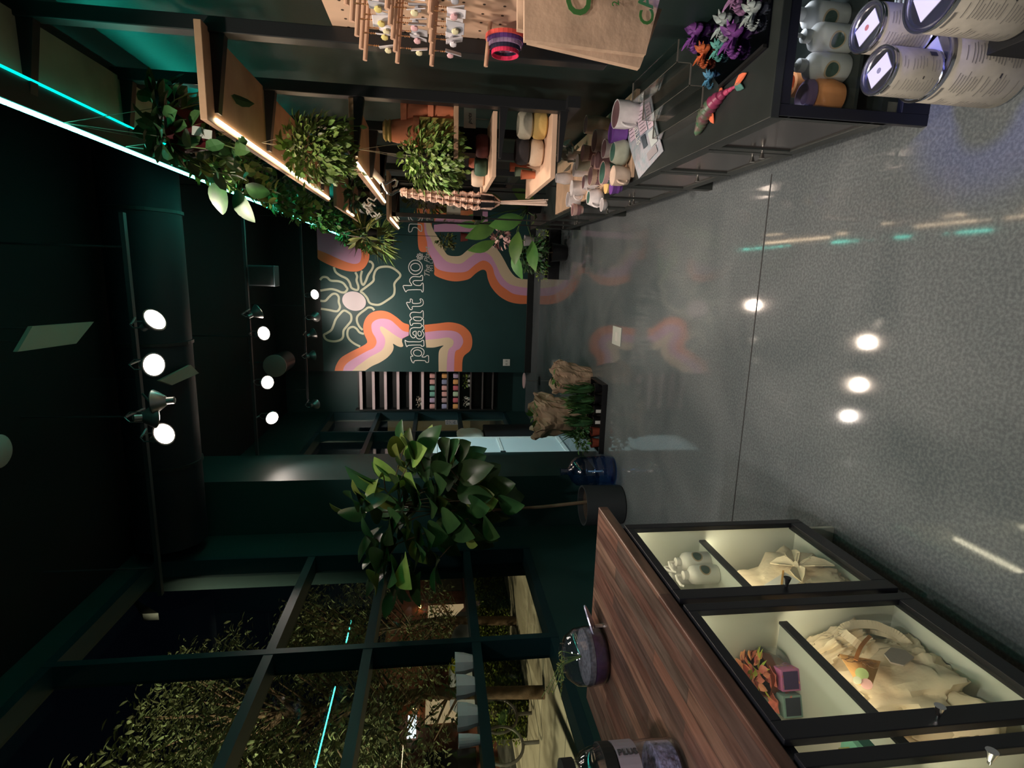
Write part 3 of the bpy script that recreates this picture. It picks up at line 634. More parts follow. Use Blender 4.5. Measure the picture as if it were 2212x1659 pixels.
cd = thing('price_card', 'small tan card with a black bar between the collars and bags', 'card', PX(1150,95,.835))
c0 = cd.location; MB().box(.834,.836,c0.y-.03,c0.y+.035,c0.z-.045,c0.z+.045).build('card', m_plylite, cd)
MB().box(.8325,.8338,c0.y-.012,c0.y-.004,c0.z-.035,c0.z+.04).build('bar', m_dark, cd)
# ------------------------------------------------------------------ things on the low worktop
m_acr = glass('clear_acrylic', (.93,.94,.93), 1.6, opac=.03)
m_acre = mat('acrylic_edge', (.13,.125,.11), .25, emit=None)
ra = thing('acrylic_riser', 'clear acrylic stepped display riser on the dark worktop', 'display riser', (.80,2.55,CT))
y0, y1 = 2.12, 2.60
def sheet(x0, x1, z0, z1):   # bent sheet panels with brighter edges
    b = MB().box(min(x0,x1)-.0015, max(x0,x1)+.0015, y0, y1, min(z0,z1), max(z0,z1)+.003); b.build('step_panel', m_acr, ra)
    for y in (y0, y1): MB().box(min(x0,x1)-.0012, max(x0,x1)+.0012, y-.0012, y+.0012, min(z0,z1)-.001, max(z0,z1)+.004).build('polished_edge', m_acre, ra)
x = .64; z = CT+.001
for k in range(3):
    sheet(x, x, z, z+.055); z += .055; sheet(x, x+.075, z, z); x += .075
    MB().box(x-.0762, x-.0745, y0, y1, z+.002, z+.0035).build('polished_edge', m_acre, ra)
# dragons
def dragon(name, pts, r, cols, label, fins=True):
    P = [Vector((p[0], p[1], 0)) for p in smooth(pts, 4)]; z0 = CT
    t = thing(name, label, 'figurine', (pts[0][0], pts[0][1], z0)); n = len(P)
    for i in range(0, n):
        f = i/(n-1); rr = r*(.55+.6*math.sin(PI*min(1, f*1.15+.12)))*(1 if f < .6 else 1-.75*(f-.6)/.4)
        d = (P[min(i+1,n-1)]-P[max(i-1,0)]).normalized(); c = P[i]+Vector((0,0,z0+rr*.8)); R = Vector((0,0,1)).rotation_difference(d).to_matrix()
        L = (P[min(i+1,n-1)]-P[max(i-1,0)]).length*.62
        MB().lathe([(0,-L*.5),(rr*.8,-L*.45),(rr,0),(rr*.7,L*.5),(0,L*.6)], c, 12, rot=R).build('segment', cols[i % len(cols) if len(cols) > 4 else min(len(cols)-1, int(f*len(cols)))], t, smooth=True)
    d = (P[0]-P[1]).normalized(); c = P[0]+Vector((0,0,z0+r*.7))
    MB().lathe([(r*.7,-.01),(r*.75,.0),(r*.5,r*1.2),(0,r*1.8)], c, 12, rot=Vector((0,0,1)).rotation_difference(d).to_matrix()).build('head', cols[0], t, smooth=True)
    if fins:
        s_ = d.cross(Vector((0,0,1)))
        for k in (.35, .72):
            b = P[int(k*(n-1))]+Vector((0,0,z0+.010))
            for sg in ((-1,1) if k < .5 else (1,)): MB().leaf(b, s_*sg+d*.3, (0,0,1), r*2.1, r*1.2, .1).build('fin', mat('orange_fin', (.85,.20,.10), .4), t, solid=.003)
        e_ = P[-1]+Vector((0,0,z0+.012)); dd = (P[-1]-P[-2]).normalized()
        MB().leaf(e_, dd+s_*.25, (0,0,1), r*2.6, r*1.2, .05).build('tail_fin', MATS['orange_fin'], t, solid=.003)
        MB().leaf(e_, dd-s_*1.0, (0,0,1), r*2.4, r*1.0, .05).build('tail_fin', mat('teal_fin', (.10,.25,.22), .4), t, solid=.003)
    return t
a, b, c, d = PZ(1512,272,CT+.02), PZ(1530,238,CT+.02), PZ(1556,205,CT+.02), PZ(1582,184,CT+.02)
cs = [mat('magenta_print', (.45,.05,.15), .35, var=.3, vscale=14), mat('green_print_silk', (.06,.20,.10), .35, var=.3, vscale=30, col2=(.22,.04,.09)), mat('green_print_silk', (0,0,0)), mat('plum_print', (.26,.04,.10), .35, var=.3, vscale=20), mat('rose_print', (.50,.07,.16), .35)]
dragon('toy_shark', [(a.x,a.y),(b.x,b.y),(c.x,c.y),(d.x,d.y)], .026, cs[:4]+[cs[4]] if False else [cs[1], cs[1], cs[3], cs[4]], 'articulated green and magenta toy shark with orange fins near the worktop edge')
m_mirror = mat('dark_mirror', (.05,.05,.09), .08, metal=1)
tr = thing('display_tray', 'dark glossy angled display tray full of small printed dragons', 'tray', (.90,2.0,CT))
MB().prism([(.735,1.80,CT+.001),(.985,1.80,CT+.001),(.985,2.42,CT+.001),(.70,2.08,CT+.001)], (0,0,.006)).build('tray_base', m_mirror, tr)
MB().prism([(.735,1.80,CT+.007),(.745,1.80,CT+.007),(.71,2.08,CT+.007),(.70,2.08,CT+.007)], (0,0,.012)).build('rim', m_black, tr)
dc = {'violet': (.22,.07,.32), 'teal': (.12,.38,.34), 'orange': (.75,.16,.06), 'silver': (.35,.42,.42), 'blue': (.10,.30,.48), 'mauve': (.40,.22,.42)}
dspec = [((.93,2.28),'violet',.07,'upper violet winged dragon by the paper bags'), ((.84,2.20),'orange',.055,'orange and grey hatchling dragon left in the tray'), ((.88,2.05),'silver',.06,'silvery mint dragon in the middle of the tray'),
         ((.93,1.93),'mauve',.08,'large mauve dragon deepest in the tray'), ((.80,1.96),'violet',.07,'violet crystal dragon at the tray front'), ((.82,2.09),'teal',.045,'small teal dragon between orange and violet ones'), ((.745,2.16),'blue',.04,'tiny blue dragon standing off the tray rim'), ((.84,1.86),'silver',.055,'silver dragon nearest the counter end')]
for (px, py), cn, sz, lb in dspec:
    m = mat(cn+'_silk_print', dc[cn], .32, var=.5, vscale=25)
    zb = CT+.0075 if px > .76 else CT
    t = thing('toy_dragon', lb, 'figurine', (px,py,zb), 'printed dragons on the dark tray')
    rr = random.Random(hash(lb) % 1000 if False else int(px*1000+py*77))
    pts = [(px+sz*.7*math.cos(a)*(1-.1*a), py+sz*.7*math.sin(a)*(1-.1*a)) for a in [i*.7 for i in range(7)]]
    body = MB()
    P = [Vector((p[0], p[1], zb+sz*.22)) for p in smooth(pts, 2)]; N = len(P)
    for i, p in enumerate(P):
        f = i/(N-1); q = sz*.20*(1.25-f)
        body.lathe([(0,-q),(q*.8,-q*.6),(q,0),(q*.7,q*.7),(0,q*1.6)], p, 8)
        body.cyl(p+Vector((0,0,q*.6)), p+Vector((rr.uniform(-.3,.3)*q, rr.uniform(-.3,.3)*q, q*2.3)), q*.35, .0005, 5)
    body.build('body', m, t, smooth=True)
    w_ = MB()
    for sg in (-1, 1):
        for k in range(3): w_.leaf(P[2], (sg*(.6+.2*k), .5-.5*k, .7), (0,0,1), sz*(1.0-.12*k), sz*.35, .2)
    w_.build('wings', m, t, solid=.0015)
    MB().lathe([(0,-.2*sz),(.2*sz,-.05*sz),(.16*sz,.12*sz),(0,.35*sz)], P[0]+Vector((0,-sz*.1,sz*.35)), 10).build('head', m, t, smooth=True)
# magazine style clear stand with glossy sheets
mg = thing('leaflet_stand', 'leaning holographic sheet of printed artwork in front of the mugs', 'leaflet', PZ(1400,300,CT))
m_holo = mat('holographic_film', (.62,.58,.66), .22, metal=.35, var=.5, vscale=26, col2=(.40,.52,.58), bump=.6, bscale=30)
A = PY(1381,384,2.86); A.z = CT+.004; A = PZ(1381,386,CT+.003); B = PZ(1434,326,CT+.003); 
Cc = PY(1408,208,B.y+.20); Dd = PY(1348,250,A.y+.16)
b = MB(); n = 10; vs = []; fs = []
for i in range(n+1):
    for j in range(n+1):
        u_, v_ = i/n, j/n; p = (A*(1-u_)+B*u_)*(1-v_)+(Dd*(1-u_)+Cc*u_)*v_; p = p+Vector((-.3,-.6,.7))*(.012*math.sin(PI*v_)+.004*noise.noise(Vector((u_*5,v_*5,1)))); vs.append(p)
for i in range(n):
    for j in range(n): k = i*(n+1)+j; fs.append((k,k+1,k+n+2,k+n+1))
b.add(vs, fs); b.build('sheet', m_holo, mg, solid=.003)
def onsheet(u_, v_, k=.006):
    p = (A*(1-u_)+B*u_)*(1-v_)+(Dd*(1-u_)+Cc*u_)*v_; return p+Vector((-.3,-.6,.7))*(.012*math.sin(PI*v_)+k)
for (ua,ub,va,vb,mm) in [(.08,.30,.55,.97,'lilac_paper'),(.45,.72,.52,.95,'lilac_paper'),(.76,.93,.50,.93,'lilac_paper'),(.45,.60,.30,.50,'dark_teal_paper'),(.70,.93,.22,.46,'mint_paper'),(.5,.85,.08,.2,'smoke_paper')]:
    m = mat(mm, {'lilac_paper':(.62,.50,.58),'dark_teal_paper':(.06,.08,.10),'mint_paper':(.45,.50,.50),'smoke_paper':(.30,.28,.30)}[mm], .5)
    MB().poly([onsheet(ua,va,.010),onsheet(ub,va,.010),onsheet(ub,vb,.010),onsheet(ua,vb,.010)]).build('printed_panel', m, mg)
ik = MB()
for (ua,ub,va,vb) in [(.10,.28,.58,.94),(.48,.70,.55,.9),(.78,.91,.54,.9)]:
    for i in range(7):
        v_ = va+(vb-va)*(i+.5)/7; ik.poly([onsheet(ua,v_,.0115),onsheet(ub-rnd(0,.04),v_,.0115),onsheet(ub-rnd(0,.04),v_+.008,.0115),onsheet(ua,v_+.008,.0115)])
ik.build('printed_lines', m_ink, mg)
a_ = onsheet(.42,.42,.013); r_ = (onsheet(.42,.9,.013)-a_).normalized(); n_ = Vector((-.3,-.6,.7)).normalized(); 
text('SETTLING', .034, m_white, 'printed_lettering', mg, a_, r_, n_.cross(r_))
# wooden crate under the pottery
m_crate = mat('pale_crate_wood', (.62,.42,.28), .65, var=.15, vscale=10)
cr = thing('pottery_board', 'pale wooden board edge printed with dark pattern beneath the mugs', 'board', (.75,3.7,CT))
MB().box(.535,.97,2.98,4.90,CT,CT+.022).build('board', m_crate, cr, bevel=.003)
pt = MB()
for i in range(70):
    y = 3.02+i*.026
    if i % 9 in (0, 1, 4): continue
    for k in range(3): pt.box(.5335+.0, .5349, y, y+.010+.004*(k % 2), CT+.003+k*.006, CT+.006+k*.006)
for y in (3.12, 3.55, 4.1):
    for k in range(6): pt.box(.56+.012*k,.566+.012*k,y,y+.09-.012*k,CT+.022,CT+.0228)
pt.build('printed_pattern', m_ink, cr)
# pottery: mugs, beakers and small planters
def glz(nm, c1, c2=None): return mat(nm, c1, .38, var=.25 if not c2 else .3, vscale=11, col2=c2)
G = dict(white=glz('white_glaze',(.80,.76,.77)), violet=glz('violet_glaze',(.16,.06,.30)), speck=glz('speckled_glaze',(.55,.50,.48),(.74,.66,.64)), sage=glz('sage_glaze',(.36,.38,.30)), green=glz('green_glaze',(.05,.13,.10)), pink=glz('pink_glaze',(.72,.48,.44)), yellow=glz('yellow_glaze',(.80,.55,.22)), plum=glz('plum_glaze',(.20,.11,.12)), grey=glz('grey_glaze',(.36,.33,.34)), tan=glz('tan_glaze',(.62,.48,.38)))
def mug(px, y, colr, inner, label, r=.052, h=.095, handle=None, z=None, shape=0, sc=1.0):
    # px = image pixel of the centre of the rim, y = depth
    p = PY(px[0], px[1], y); c = Vector((p.x, y, p.z-h))
    if z is not None: c.z = z
    t = thing('pottery_mug' if handle else 'pottery_beaker', label, 'mug' if handle else 'pot', c, 'pottery on the pale board')
    r *= 1.14; h *= 1.08
    prof = {0:[(r*.82,0),(r*.86,.004),(r,h*.5),(r,h)], 1:[(r*.6,0),(r*1.02,.02),(r*1.12,h*.5),(r*.8,h)], 2:[(r*.55,0),(r*.6,.004),(r*.92,h*.75),(r*1.0,h)]}[shape]
    R_ = prof[-1][0]
    MB().lathe(prof+[(R_-.004,h),(R_-.006,h*.9)], c, 24).build('body', G[colr], t, smooth=True)
    MB().lathe([(R_-.005,h*.985),(R_-.007,h*.3),(0,h*.25)], c, 20).build('inside', G[inner], t, smooth=True)
    if handle is not None:
        d = Vector((math.cos(handle), math.sin(handle), 0))
        MB().tube([c+d*(r*.96)+Vector((0,0,h*.8))]+[c+d*(r*.96+.034*math.sin(q))+Vector((0,0,h*(.5+.32*math.cos(q)))) for q in [.4,.9,1.57,2.2,2.7]]+[c+d*(r*.96)+Vector((0,0,h*.2))], .0055, 8).build('handle', G[colr], t, smooth=True)
    return t
B0 = CT+.0225
ms = [((1338,247),2.93,'white','plum','large white mug with a speckled rim standing highest beside the film sheet',.06,.11,-2.4,0),
 ((1322,285),3.02,'violet','violet','violet beaker behind the large white mug',.05,.10,None,2),
 ((1270,303),3.35,'speck','plum','wide speckled grey beaker with dark inside at the back',.055,.10,None,0),
 ((1303,321),3.18,'speck','plum','brown rimmed beaker between the speckled and sage pots',.045,.09,None,2),
 ((1318,328),3.03,'sage','green','squat sage green planter with a narrow mouth',.055,.085,None,1),
 ((1252,330),3.62,'grey','plum','slim grey beaker with violet rim toward the wall',.045,.10,None,2),
 ((1265,350),3.40,'pink','plum','pink beaker with maroon inside in the middle of the group',.042,.09,None,0),
 ((1277,372),3.15,'pink','green','pink beaker with wide dark green inside near the front',.055,.10,None,2),
 ((1300,378),3.02,'tan','tan','tan house shaped mug with pale rim near the front edge',.045,.08,-2.2,0),
 ((1247,378),3.42,'tan','plum','warm beige beaker left of the green lined one',.050,.095,None,2),
 ((1260,398),3.22,'yellow','yellow','small yellow bowl shaped cup near the front edge',.040,.055,None,2),
 ((1273,402),3.12,'violet','violet','small deep violet cup at the front edge',.034,.055,None,2),
 ((1222,365),3.85,'white','grey','slender white mug behind with twin handle',.040,.095,-1.8,0),
 ((1230,392),3.62,'white','plum','narrow white mug with a looped handle in the far rows',.038,.085,-2.6,0),
 ((1215,405),3.92,'white','white','white mug whose round handle faces the plants',.045,.09,-2.9,0),
 ((1240,425),3.48,'white','green','white scalloped mug with a green inside at the front corner',.045,.085,-2.4,1),
 ((1255,440),3.38,'white','grey','small white dish leaning at the front corner',.035,.03,None,2)]
ms += [((1212,430),4.05,'white','grey','white mug third from the far end, beside the wooden board edge',.045,.085,-2.5,0),
 ((1222,452),3.95,'pink','plum','pale pink beaker near the far front corner of the board',.038,.07,None,2),
 ((1236,350),3.75,'sage','grey','sage beaker half hidden under the mesh cloth bundle',.045,.10,None,0),
 ((1290,345),3.30,'plum','plum','dark plum beaker deep between the speckled and pink ones',.040,.09,None,2),
 ((1285,270),3.45,'tan','plum','tall tan beaker against the wall behind the wide speckled one',.045,.13,None,0),
 ((1213,385),4.3,'white','grey','slender white vase at the far end near the large leaves',.035,.12,None,1)]
for m_ in ms:
    mug(m_[0], m_[1], m_[2], m_[3], m_[4], m_[5], m_[6], m_[7], z=B0, shape=m_[8])
pk = thing('mesh_bag', 'crumpled pale grey mesh cloth bundle on the far pottery', 'cloth', PY(1230,340,3.95))
b = MB(); c0 = PY(1226,335,3.95)
for k in range(26):
    p = c0+Vector((rnd(-.05,.05),rnd(-.04,.04),rnd(-.05,.05))); b.leaf(p, rdir(-1,1), rdir(-1,1), rnd(.05,.09), rnd(.04,.07), .3)
b.build('cloth', mat('grey_mesh_cloth', (.42,.45,.42), .8), pk)
MB().cyl((c0.x,c0.y,B0),(c0.x,c0.y,c0.z),.03,.03,14).build('stand', G['white'], pk)
# ------------------------------------------------------------------ things on the plywood shelves
def roundpot(px, y, z, m, label, r=.07, h=.075, grp='round pots on the lowest shelf'):
    p = PY(px[0], px[1], y); t = thing('round_pot', label, 'pot', (p.x, y, z), grp)
    MB().lathe([(r*.7,0),(r*.95,h*.15),(r*1.0,h*.5),(r*.95,h*.85),(r*.78,h),(r*.70,h),(r*.66,h*.8),(0,h*.75)], (p.x,y,z), 26).build('bowl', m, t, smooth=True); return t
z4 = 1.0385
roundpot((1163,270),3.02,z4, mat('mustard_clay',(.62,.42,.14),.8,bump=.2,bscale=90), 'mustard yellow round pot at the near end of the lowest shelf')
roundpot((1135,270),3.02,z4+.0755, mat('lichen_clay',(.44,.42,.33),.8,bump=.2,bscale=90), 'grey-green round pot stacked on the mustard pot')
roundpot((1163,330),3.10,z4, mat('sand_clay',(.62,.47,.34),.8,bump=.2,bscale=90), 'sand coloured round pot under the black one')
roundpot((1133,327),3.10,z4+.0755, mat('black_clay',(.03,.026,.028),.8,bump=.2,bscale=90), 'matt black round pot stacked on the sand coloured pot')
def smallbox(px, y, z, m, label, w=.05, h=.08, rz=.3, name='small_pot', lean=0):
    p = PY(px[0], px[1], y); t = thing(name, label, 'pot', (p.x, y, z))
    MB().lathe([(w*.38,0),(w*.42,.003),(w*.55,h),(w*.48,h),(w*.42,h*.5),(0,h*.45)], (p.x,y,z), 20, rot=None).build('body', m, t, smooth=True); return t
smallbox((1150,378),3.33,z4, m_terra, 'terracotta red cup at the far end of the lowest shelf')
smallbox((1137,372),3.45,z4, mat('seafoam_clay',(.20,.30,.22),.7), 'seafoam green cup beside the terracotta red cup', h=.10)
smallbox((1123,362),3.55,z4, mat('salmon_clay',(.70,.25,.17),.7), 'salmon pink cup deepest on the lowest shelf', h=.12)
tg = thing('paper_tag', 'folded tan paper tag in front of the sand coloured pot', 'tag', PY(1148,365,3.2)); tg.location.z = z4
c0 = tg.location; MB().prism([(c0.x-.015,3.18,z4+.0),(c0.x+.02,3.18,z4+.0),(c0.x+.01,3.18,z4+.075)], (0,.004,0)).build('paper', m_kraft, tg)
z3 = 1.3275
roundpot((1045,316),3.12,z3, mat('maroon_clay',(.12,.03,.03),.6), 'maroon round pot on the middle shelf', r=.06, h=.07, grp='pots on the middle shelf')
roundpot((1045,360),3.20,z3, mat('moss_clay',(.05,.11,.07),.7), 'moss green round pot next to the maroon one', r=.052, h=.07, grp='pots on the middle shelf')
roundpot((1035,385),3.38,z3, mat('beige_clay',(.62,.48,.36),.7), 'beige round pot at the far end of the middle shelf', r=.05, h=.075, grp='pots on the middle shelf')
roundpot((1030,345),3.42,z3, mat('salmon_clay',(.70,.25,.17),.7), 'salmon pink pot behind the moss green pot', r=.05, h=.09, grp='pots on the middle shelf')
sg = thing('price_sign', 'white handwritten price card on a clip behind the hanging plant', 'sign', PY(1015,255,3.16)); c0 = sg.location
MB().box(c0.x-.05,c0.x+.055,3.158,3.162,c0.z-.032,c0.z+.032).build('card', m_white, sg)
text('pots', .03, m_ink, 'handwriting', sg, (c0.x-.03,3.1565,c0.z-.008), (1,0,0), (0,0,1), shear=.3)
MB().cyl((c0.x,3.165,z3),(c0.x,3.165,c0.z-.03),.002,n=6).build('stem', m_nickel, sg)
ts = thing('dark_case', 'black open box standing behind the price card', 'box', (.74,3.25,z3))
MB().box(.66,.79,3.24,3.42,z3,z3+.15).build('box', m_dark, ts)
# terracotta pots on the short shelf
def tpot(c, r, h, label, up=True, name='terracotta_pot'):
    t = thing(name, label, 'pot', c, 'terracotta pots on the short shelf'); pr = pot_prof(r, h, rim=h*.22, taper=.68)
    if up: MB().lathe(pr, c, 28).build('pot', m_terra, t, smooth=True)
    else: MB().lathe([(a_, h-b_) for a_, b_ in reversed(pr)], c, 28).build('pot', m_terra, t, smooth=True)
    return t
ZS = 1.5225
p = PY(940,247,3.0); tpot((p.x,3.0,ZS), .072, .125, 'lower terracotta pot of the stacked pair nearest the wall')
tpot((p.x,3.0,ZS+.126), .076, .13, 'upper terracotta pot of the stacked pair nearest the wall')
p = PY(930,288,2.98)
yb = thing('mustard_box', 'mustard coloured square box under the upturned terracotta pot', 'box', (p.x,2.98,ZS)); MB().box(p.x-.06,p.x+.06,2.92,3.04,ZS,ZS+.165).build('box', mat('mustard_card',(.32,.24,.06),.7), yb, bevel=.002)
tpot((p.x,2.98,ZS+.166), .075, .135, 'upturned terracotta pot standing on the mustard box', up=False)
cp = thing('cork_stopper', 'crinkled tan paper bundle on top of the upturned pot', 'paper', (p.x,2.98,ZS+.302))
MB().lathe([(.045,0),(.052,.01),(.043,.02),(.05,.03),(.036,.042),(.03,.03),(0,.03)], (p.x,2.98,ZS+.302), 14, sx=1.05, sy=.9).build('paper', mat('tan_crinkle',(.60,.45,.20),.8), cp)
m_leafm = mat('fresh_small_leaf', (.12,.22,.05), .4, var=.3, vscale=8, rand=.5, col2=(.24,.36,.09))
# ------------------------------------------------------------------ hanging plants and trailing vines
def hanging(name, label, px, Y, zpot, r, h, n, L, W, m, rad, strands=0, ls=.3, heart=True, cord=None, potm=None, droopd=(0,0,0), sp=.05, seed=1, cat='plant', group=None, off=(0,0,0)):
    random.seed(seed); p = PY(px[0], px[1], Y); z = zpot if zpot is not None else p.z
    c = Vector((p.x, Y, z)); t = thing(name, label, cat, c, group)
    make_pot(t, c, r, h, potm or m_pot_black)
    f = MB(); s_ = MB()
    cc = c+Vector((0,0,h))+Vector(off)
    clump(f, cc, rad, n, L, W, heart, .45, zb=-.9 if n > 500 else -.3)
    for i in range(strands):
        a = rnd(0, 2*PI); strand(f, s_, cc+Vector((math.cos(a)*r*.9, math.sin(a)*r*.9, .0)), ls*rnd(.5,1.1), L, W, sp, heart, drift=droopd)
    if not s_.v: s_.tube([c+Vector((0,0,h*.6)), cc+Vector((0,0,.05))], .004, 6)
    f.build('foliage', m, t); s_.build('stems', m_vine, t)
    if cord:
        k = MB()
        for i in range(3):
            a = 2*PI*i/3; k.tube([c+Vector((math.cos(a)*r, math.sin(a)*r, h)), Vector((c.x, c.y, cord))], .0014, 5)
        k.build('cord', mat('hanger_cord', (.30,.26,.20), .8), t)
    return t
m_maroon = mat('maroon_pot', (.085,.012,.016), .4)
t = hanging('hanging_vine', 'trailing pothos in a maroon hanging pot with two white labels under the teal strip', (452,285), 2.35, None, .085, .12, 60, .075, .055, m_leafd, (.09,.10,.09), 16, .26, cord=2.95, potm=m_maroon, droopd=(-.05,.6,.4), seed=3)
c = Vector(t.location)
for k, (px, py, w_, h_) in enumerate([(426,283,.032,.036),(447,290,.032,.034)]):
    q = PY(px, py, 2.262); MB().box(q.x-w_/2, q.x+w_/2, 2.262, 2.2635, q.z-h_/2, q.z+h_/2, R=Matrix.Rotation(.12,3,'Y')).build('label', mat('label_grey_white',(.50,.55,.50),.6), t)
vs_ = [((395,230),2.35,60,'upright arching vine leaves beside the near end of the plywood shelf',.09,2,m_leafd),
 ((470,335),2.55,110,'thick trailing vine hanging between the ledge and first shelf',.12,8,m_leafd), ((505,360),2.8,110,'large leaved pothos lit from beside by the teal strip',.12,7,m_leaf),
 ((560,395),3.1,120,'bushy trailing vine past the middle of the first warm strip',.13,9,m_leaf), ((600,420),3.4,120,'dense green vine where the first warm strip ends',.14,9,m_leafd),
 ((650,440),3.8,120,'teal lit trailing plant under the fourth bracket of the ledge',.15,10,m_leaf), ((690,455),4.3,130,'curling vine in front of the wire lattice',.17,9,m_leaf),
 ((740,480),4.9,120,'wispy hanging fern close to the end of the teal strip',.17,12,m_leaf), ((790,500),5.5,110,'trailing plant hanging before the mural flower',.17,9,m_leaf)]
for i, (px, Y, n, lb, rd, st_, m) in enumerate(vs_):
    Y = PX(px[0], px[1], .60 if i else .66).y
    hanging('hanging_vine', lb, px, Y, None, .06, .09, n, .07 if i != 2 else .09, .05, m, (rd*.62, rd*1.5, rd*.8), st_, .20, cord=2.96 if px[0] > 400 else None, seed=20+i, group='vines hanging along the teal strip', sp=.08, droopd=(.05,.5,.3), off=(.03,.05,-.03))
for i, (px, n, lb, rd, m) in enumerate([((425,325),90,'leafy tendrils just below the teal strip, nearest the camera',.07,m_leafm), ((480,362),110,'teal-edged tendrils behind the big heart shaped leaves',.08,m_leaf), ((548,395),120,'low tendrils between the teal strip and the first warm strip',.09,m_leafm),
 ((610,432),130,'bright tendrils under the strip by the end of the first warm shelf',.10,m_leaf), ((655,455),140,'cascading bright tendrils before the second warm strip',.11,m_leafm), ((705,478),150,'teal washed foliage close to the mural corner',.12,m_leaf), ((755,512),160,'foliage hanging over the pink corner of the mural',.13,m_leafm), ((805,530),150,'pale tangled foliage at the far end of the shelves',.13,m_leafl)]):
    Y = min(8.1, PX(px[0], px[1], .505).y)
    hanging('hanging_vine', lb, px, Y, None, .04, .06, n, .060, .044, m, (rd*.8, rd*2.0, rd), 8, .16, cord=2.95, seed=60+i, group='vines hanging along the teal strip', sp=.09, droopd=(.02,.5,.4), off=(.0,.05,-.02))
# big heart leaf poking above the strip
bl = thing('heart_leaf_cutting', 'big two-tone heart shaped leaves crossing the teal strip', 'plant', PY(500,425,3.1)); f = MB()
for (px, Y, d, L, W) in [((478,410),3.05,(-.5,.1,.15),.17,.14),((510,430),3.1,(-.9,-.1,-.3),.17,.13),((530,420),3.15,(-.4,.2,-.9),.12,.10),((480,395),3.0,(-.2,-.3,.9),.10,.08)]:
    f.leaf(PY(px[0],px[1]-20,Y), d, (-.3,-.8,.5), L, W, .25, heart=True)
f.build('leaves', mat('dark_heart_leaf', (.008,.05,.010), .5, var=.5, vscale=18, col2=(.03,.12,.02)), bl, smooth=True, subd=1); MB().tube([PY(478,385,3.0), PY(500,400,3.1), PY(520,385,3.2)], .004, 6).build('stem', m_vine, bl)
hanging('hanging_plant', 'bushy small-leaved hanging plant in front of the second warm strip shelf', (735,318), 2.72, None, .075, .09, 820, .040, .024, m_leafm, (.15,.17,.16), 22, .20, heart=False, seed=41, cord=2.37, sp=.12, off=(-.02,0,.0))
hanging('hanging_plant', 'round mounded hanging plant of tiny bright green leaves beside the terracotta pots', (985,335), 2.95, None, .075, .09, 1050, .036, .023, m_leafm, (.165,.17,.17), 20, .14, heart=False, seed=42, cord=1.98, sp=.12, off=(-.02,0,.02))
hanging('bromeliad', 'pale green curly air plants massed at the far end of the ledge', (850,520), 5.9, None, .07, .08, 170, .17, .016, m_leafl, (.14,.16,.09), 0, 0, heart=False, seed=43, cord=2.5)
hanging('broadleaf_plant', 'brownish green striped bromeliad behind the short warm strip', (815,508), 5.4, None, .07, .08, 60, .20, .035, m_leafo, (.12,.14,.10), 0, 0, heart=False, seed=44, cord=2.5)
hanging('hanging_vine', 'dark glossy vine reaching onto the second shelf below the warm strip', (800,420), 4.4, None, .06, .08, 80, .06, .04, m_leafd, (.12,.12,.10), 6, .2, seed=45, cord=1.98)
# air plant globe with twisted white roots
gw = thing('root_cluster', 'twisted white driftwood roots lit teal between the shelves', 'driftwood', PY(800,455,4.2)); b = MB()
for k in range(7):
    random.seed(60+k); p = PY(785+4*k,440+3*k,4.2); pts = [p]
    for i in range(7): p = p+Vector((rnd(-.03,.03),rnd(-.02,.02),rnd(-.035,.02))); pts.append(p)
    b.tube(pts, .006, 6)
b.build('roots', m_white, gw, smooth=True)
random.seed(9)
# folding hook arm and macrame hanger
ar = thing('folding_hook_arm', 'white and chrome swing-out hook arm bolted under the second shelf', 'hook', PY(765,345,3.5))
pa = [PY(757,322,3.55), PY(772,345,3.52), PY(790,352,3.5)]
MB().tube(pa, .022, 10).build('clamp', m_steel, ar, smooth=True)
MB().tube([PY(788,350,3.5), PY(812,378,3.5), PY(826,394,3.5)], .019, 12).build('arm', mat('white_enamel',(.72,.66,.62),.3), ar, smooth=True)
MB().tube([PY(822,396,3.5), PY(834,396,3.5), PY(845,390,3.5), PY(853,386,3.5), PY(858,391,3.5), PY(855,401,3.5), PY(848,404,3.5)], .009, 10).build('upper_hook', m_chrome, ar, smooth=True)
MB().tube([PY(826,394,3.5), PY(832,408,3.5), PY(838,417,3.5), PY(846,420,3.5), PY(855,413,3.5), PY(864,410,3.5), PY(867,414,3.5)], .010, 10).build('lower_hook', m_chrome, ar, smooth=True)
mc = thing('macrame_hanger', 'knotted pinkish macrame rope plant hanger with a tassel', 'plant hanger', PY(1180,437,3.5)); m_rope = mat('cotton_rope', (.72,.48,.38), .85, var=.25, vscale=60, bump=.5, bscale=90)
top = PY(866,415,3.5); rim = PY(1037,436,3.5); bot = PY(1068,437,3.5); tas = PY(1180,437,3.5)
rp = MB()
for k in range(6):
    a0 = 2*PI*k/6+.5; pts = []
    for i in range(41):
        f_ = i/40; q = top*(1-f_)+rim*f_; w_ = .014+.030*min(1, f_*1.1)**1.2; tw = .006*math.sin(f_*60+k)
        pts.append(q+Vector((math.cos(a0)*(w_+tw), math.sin(a0)*(w_+tw), 0)))
    rp.tube(pts, .0105, 6)
    for i in range(3, 40, 3): rp.lathe([(0,-.013),(.015,0),(0,.013)], pts[i], 6)
    rp.tube([pts[-1], bot+Vector((math.cos(a0)*.045, math.sin(a0)*.045, .02)), bot+Vector((math.cos(a0)*.012, math.sin(a0)*.012, -.03))], .006, 6)
rp.build('knotted_cords', m_rope, mc, smooth=True)
tsl = MB()
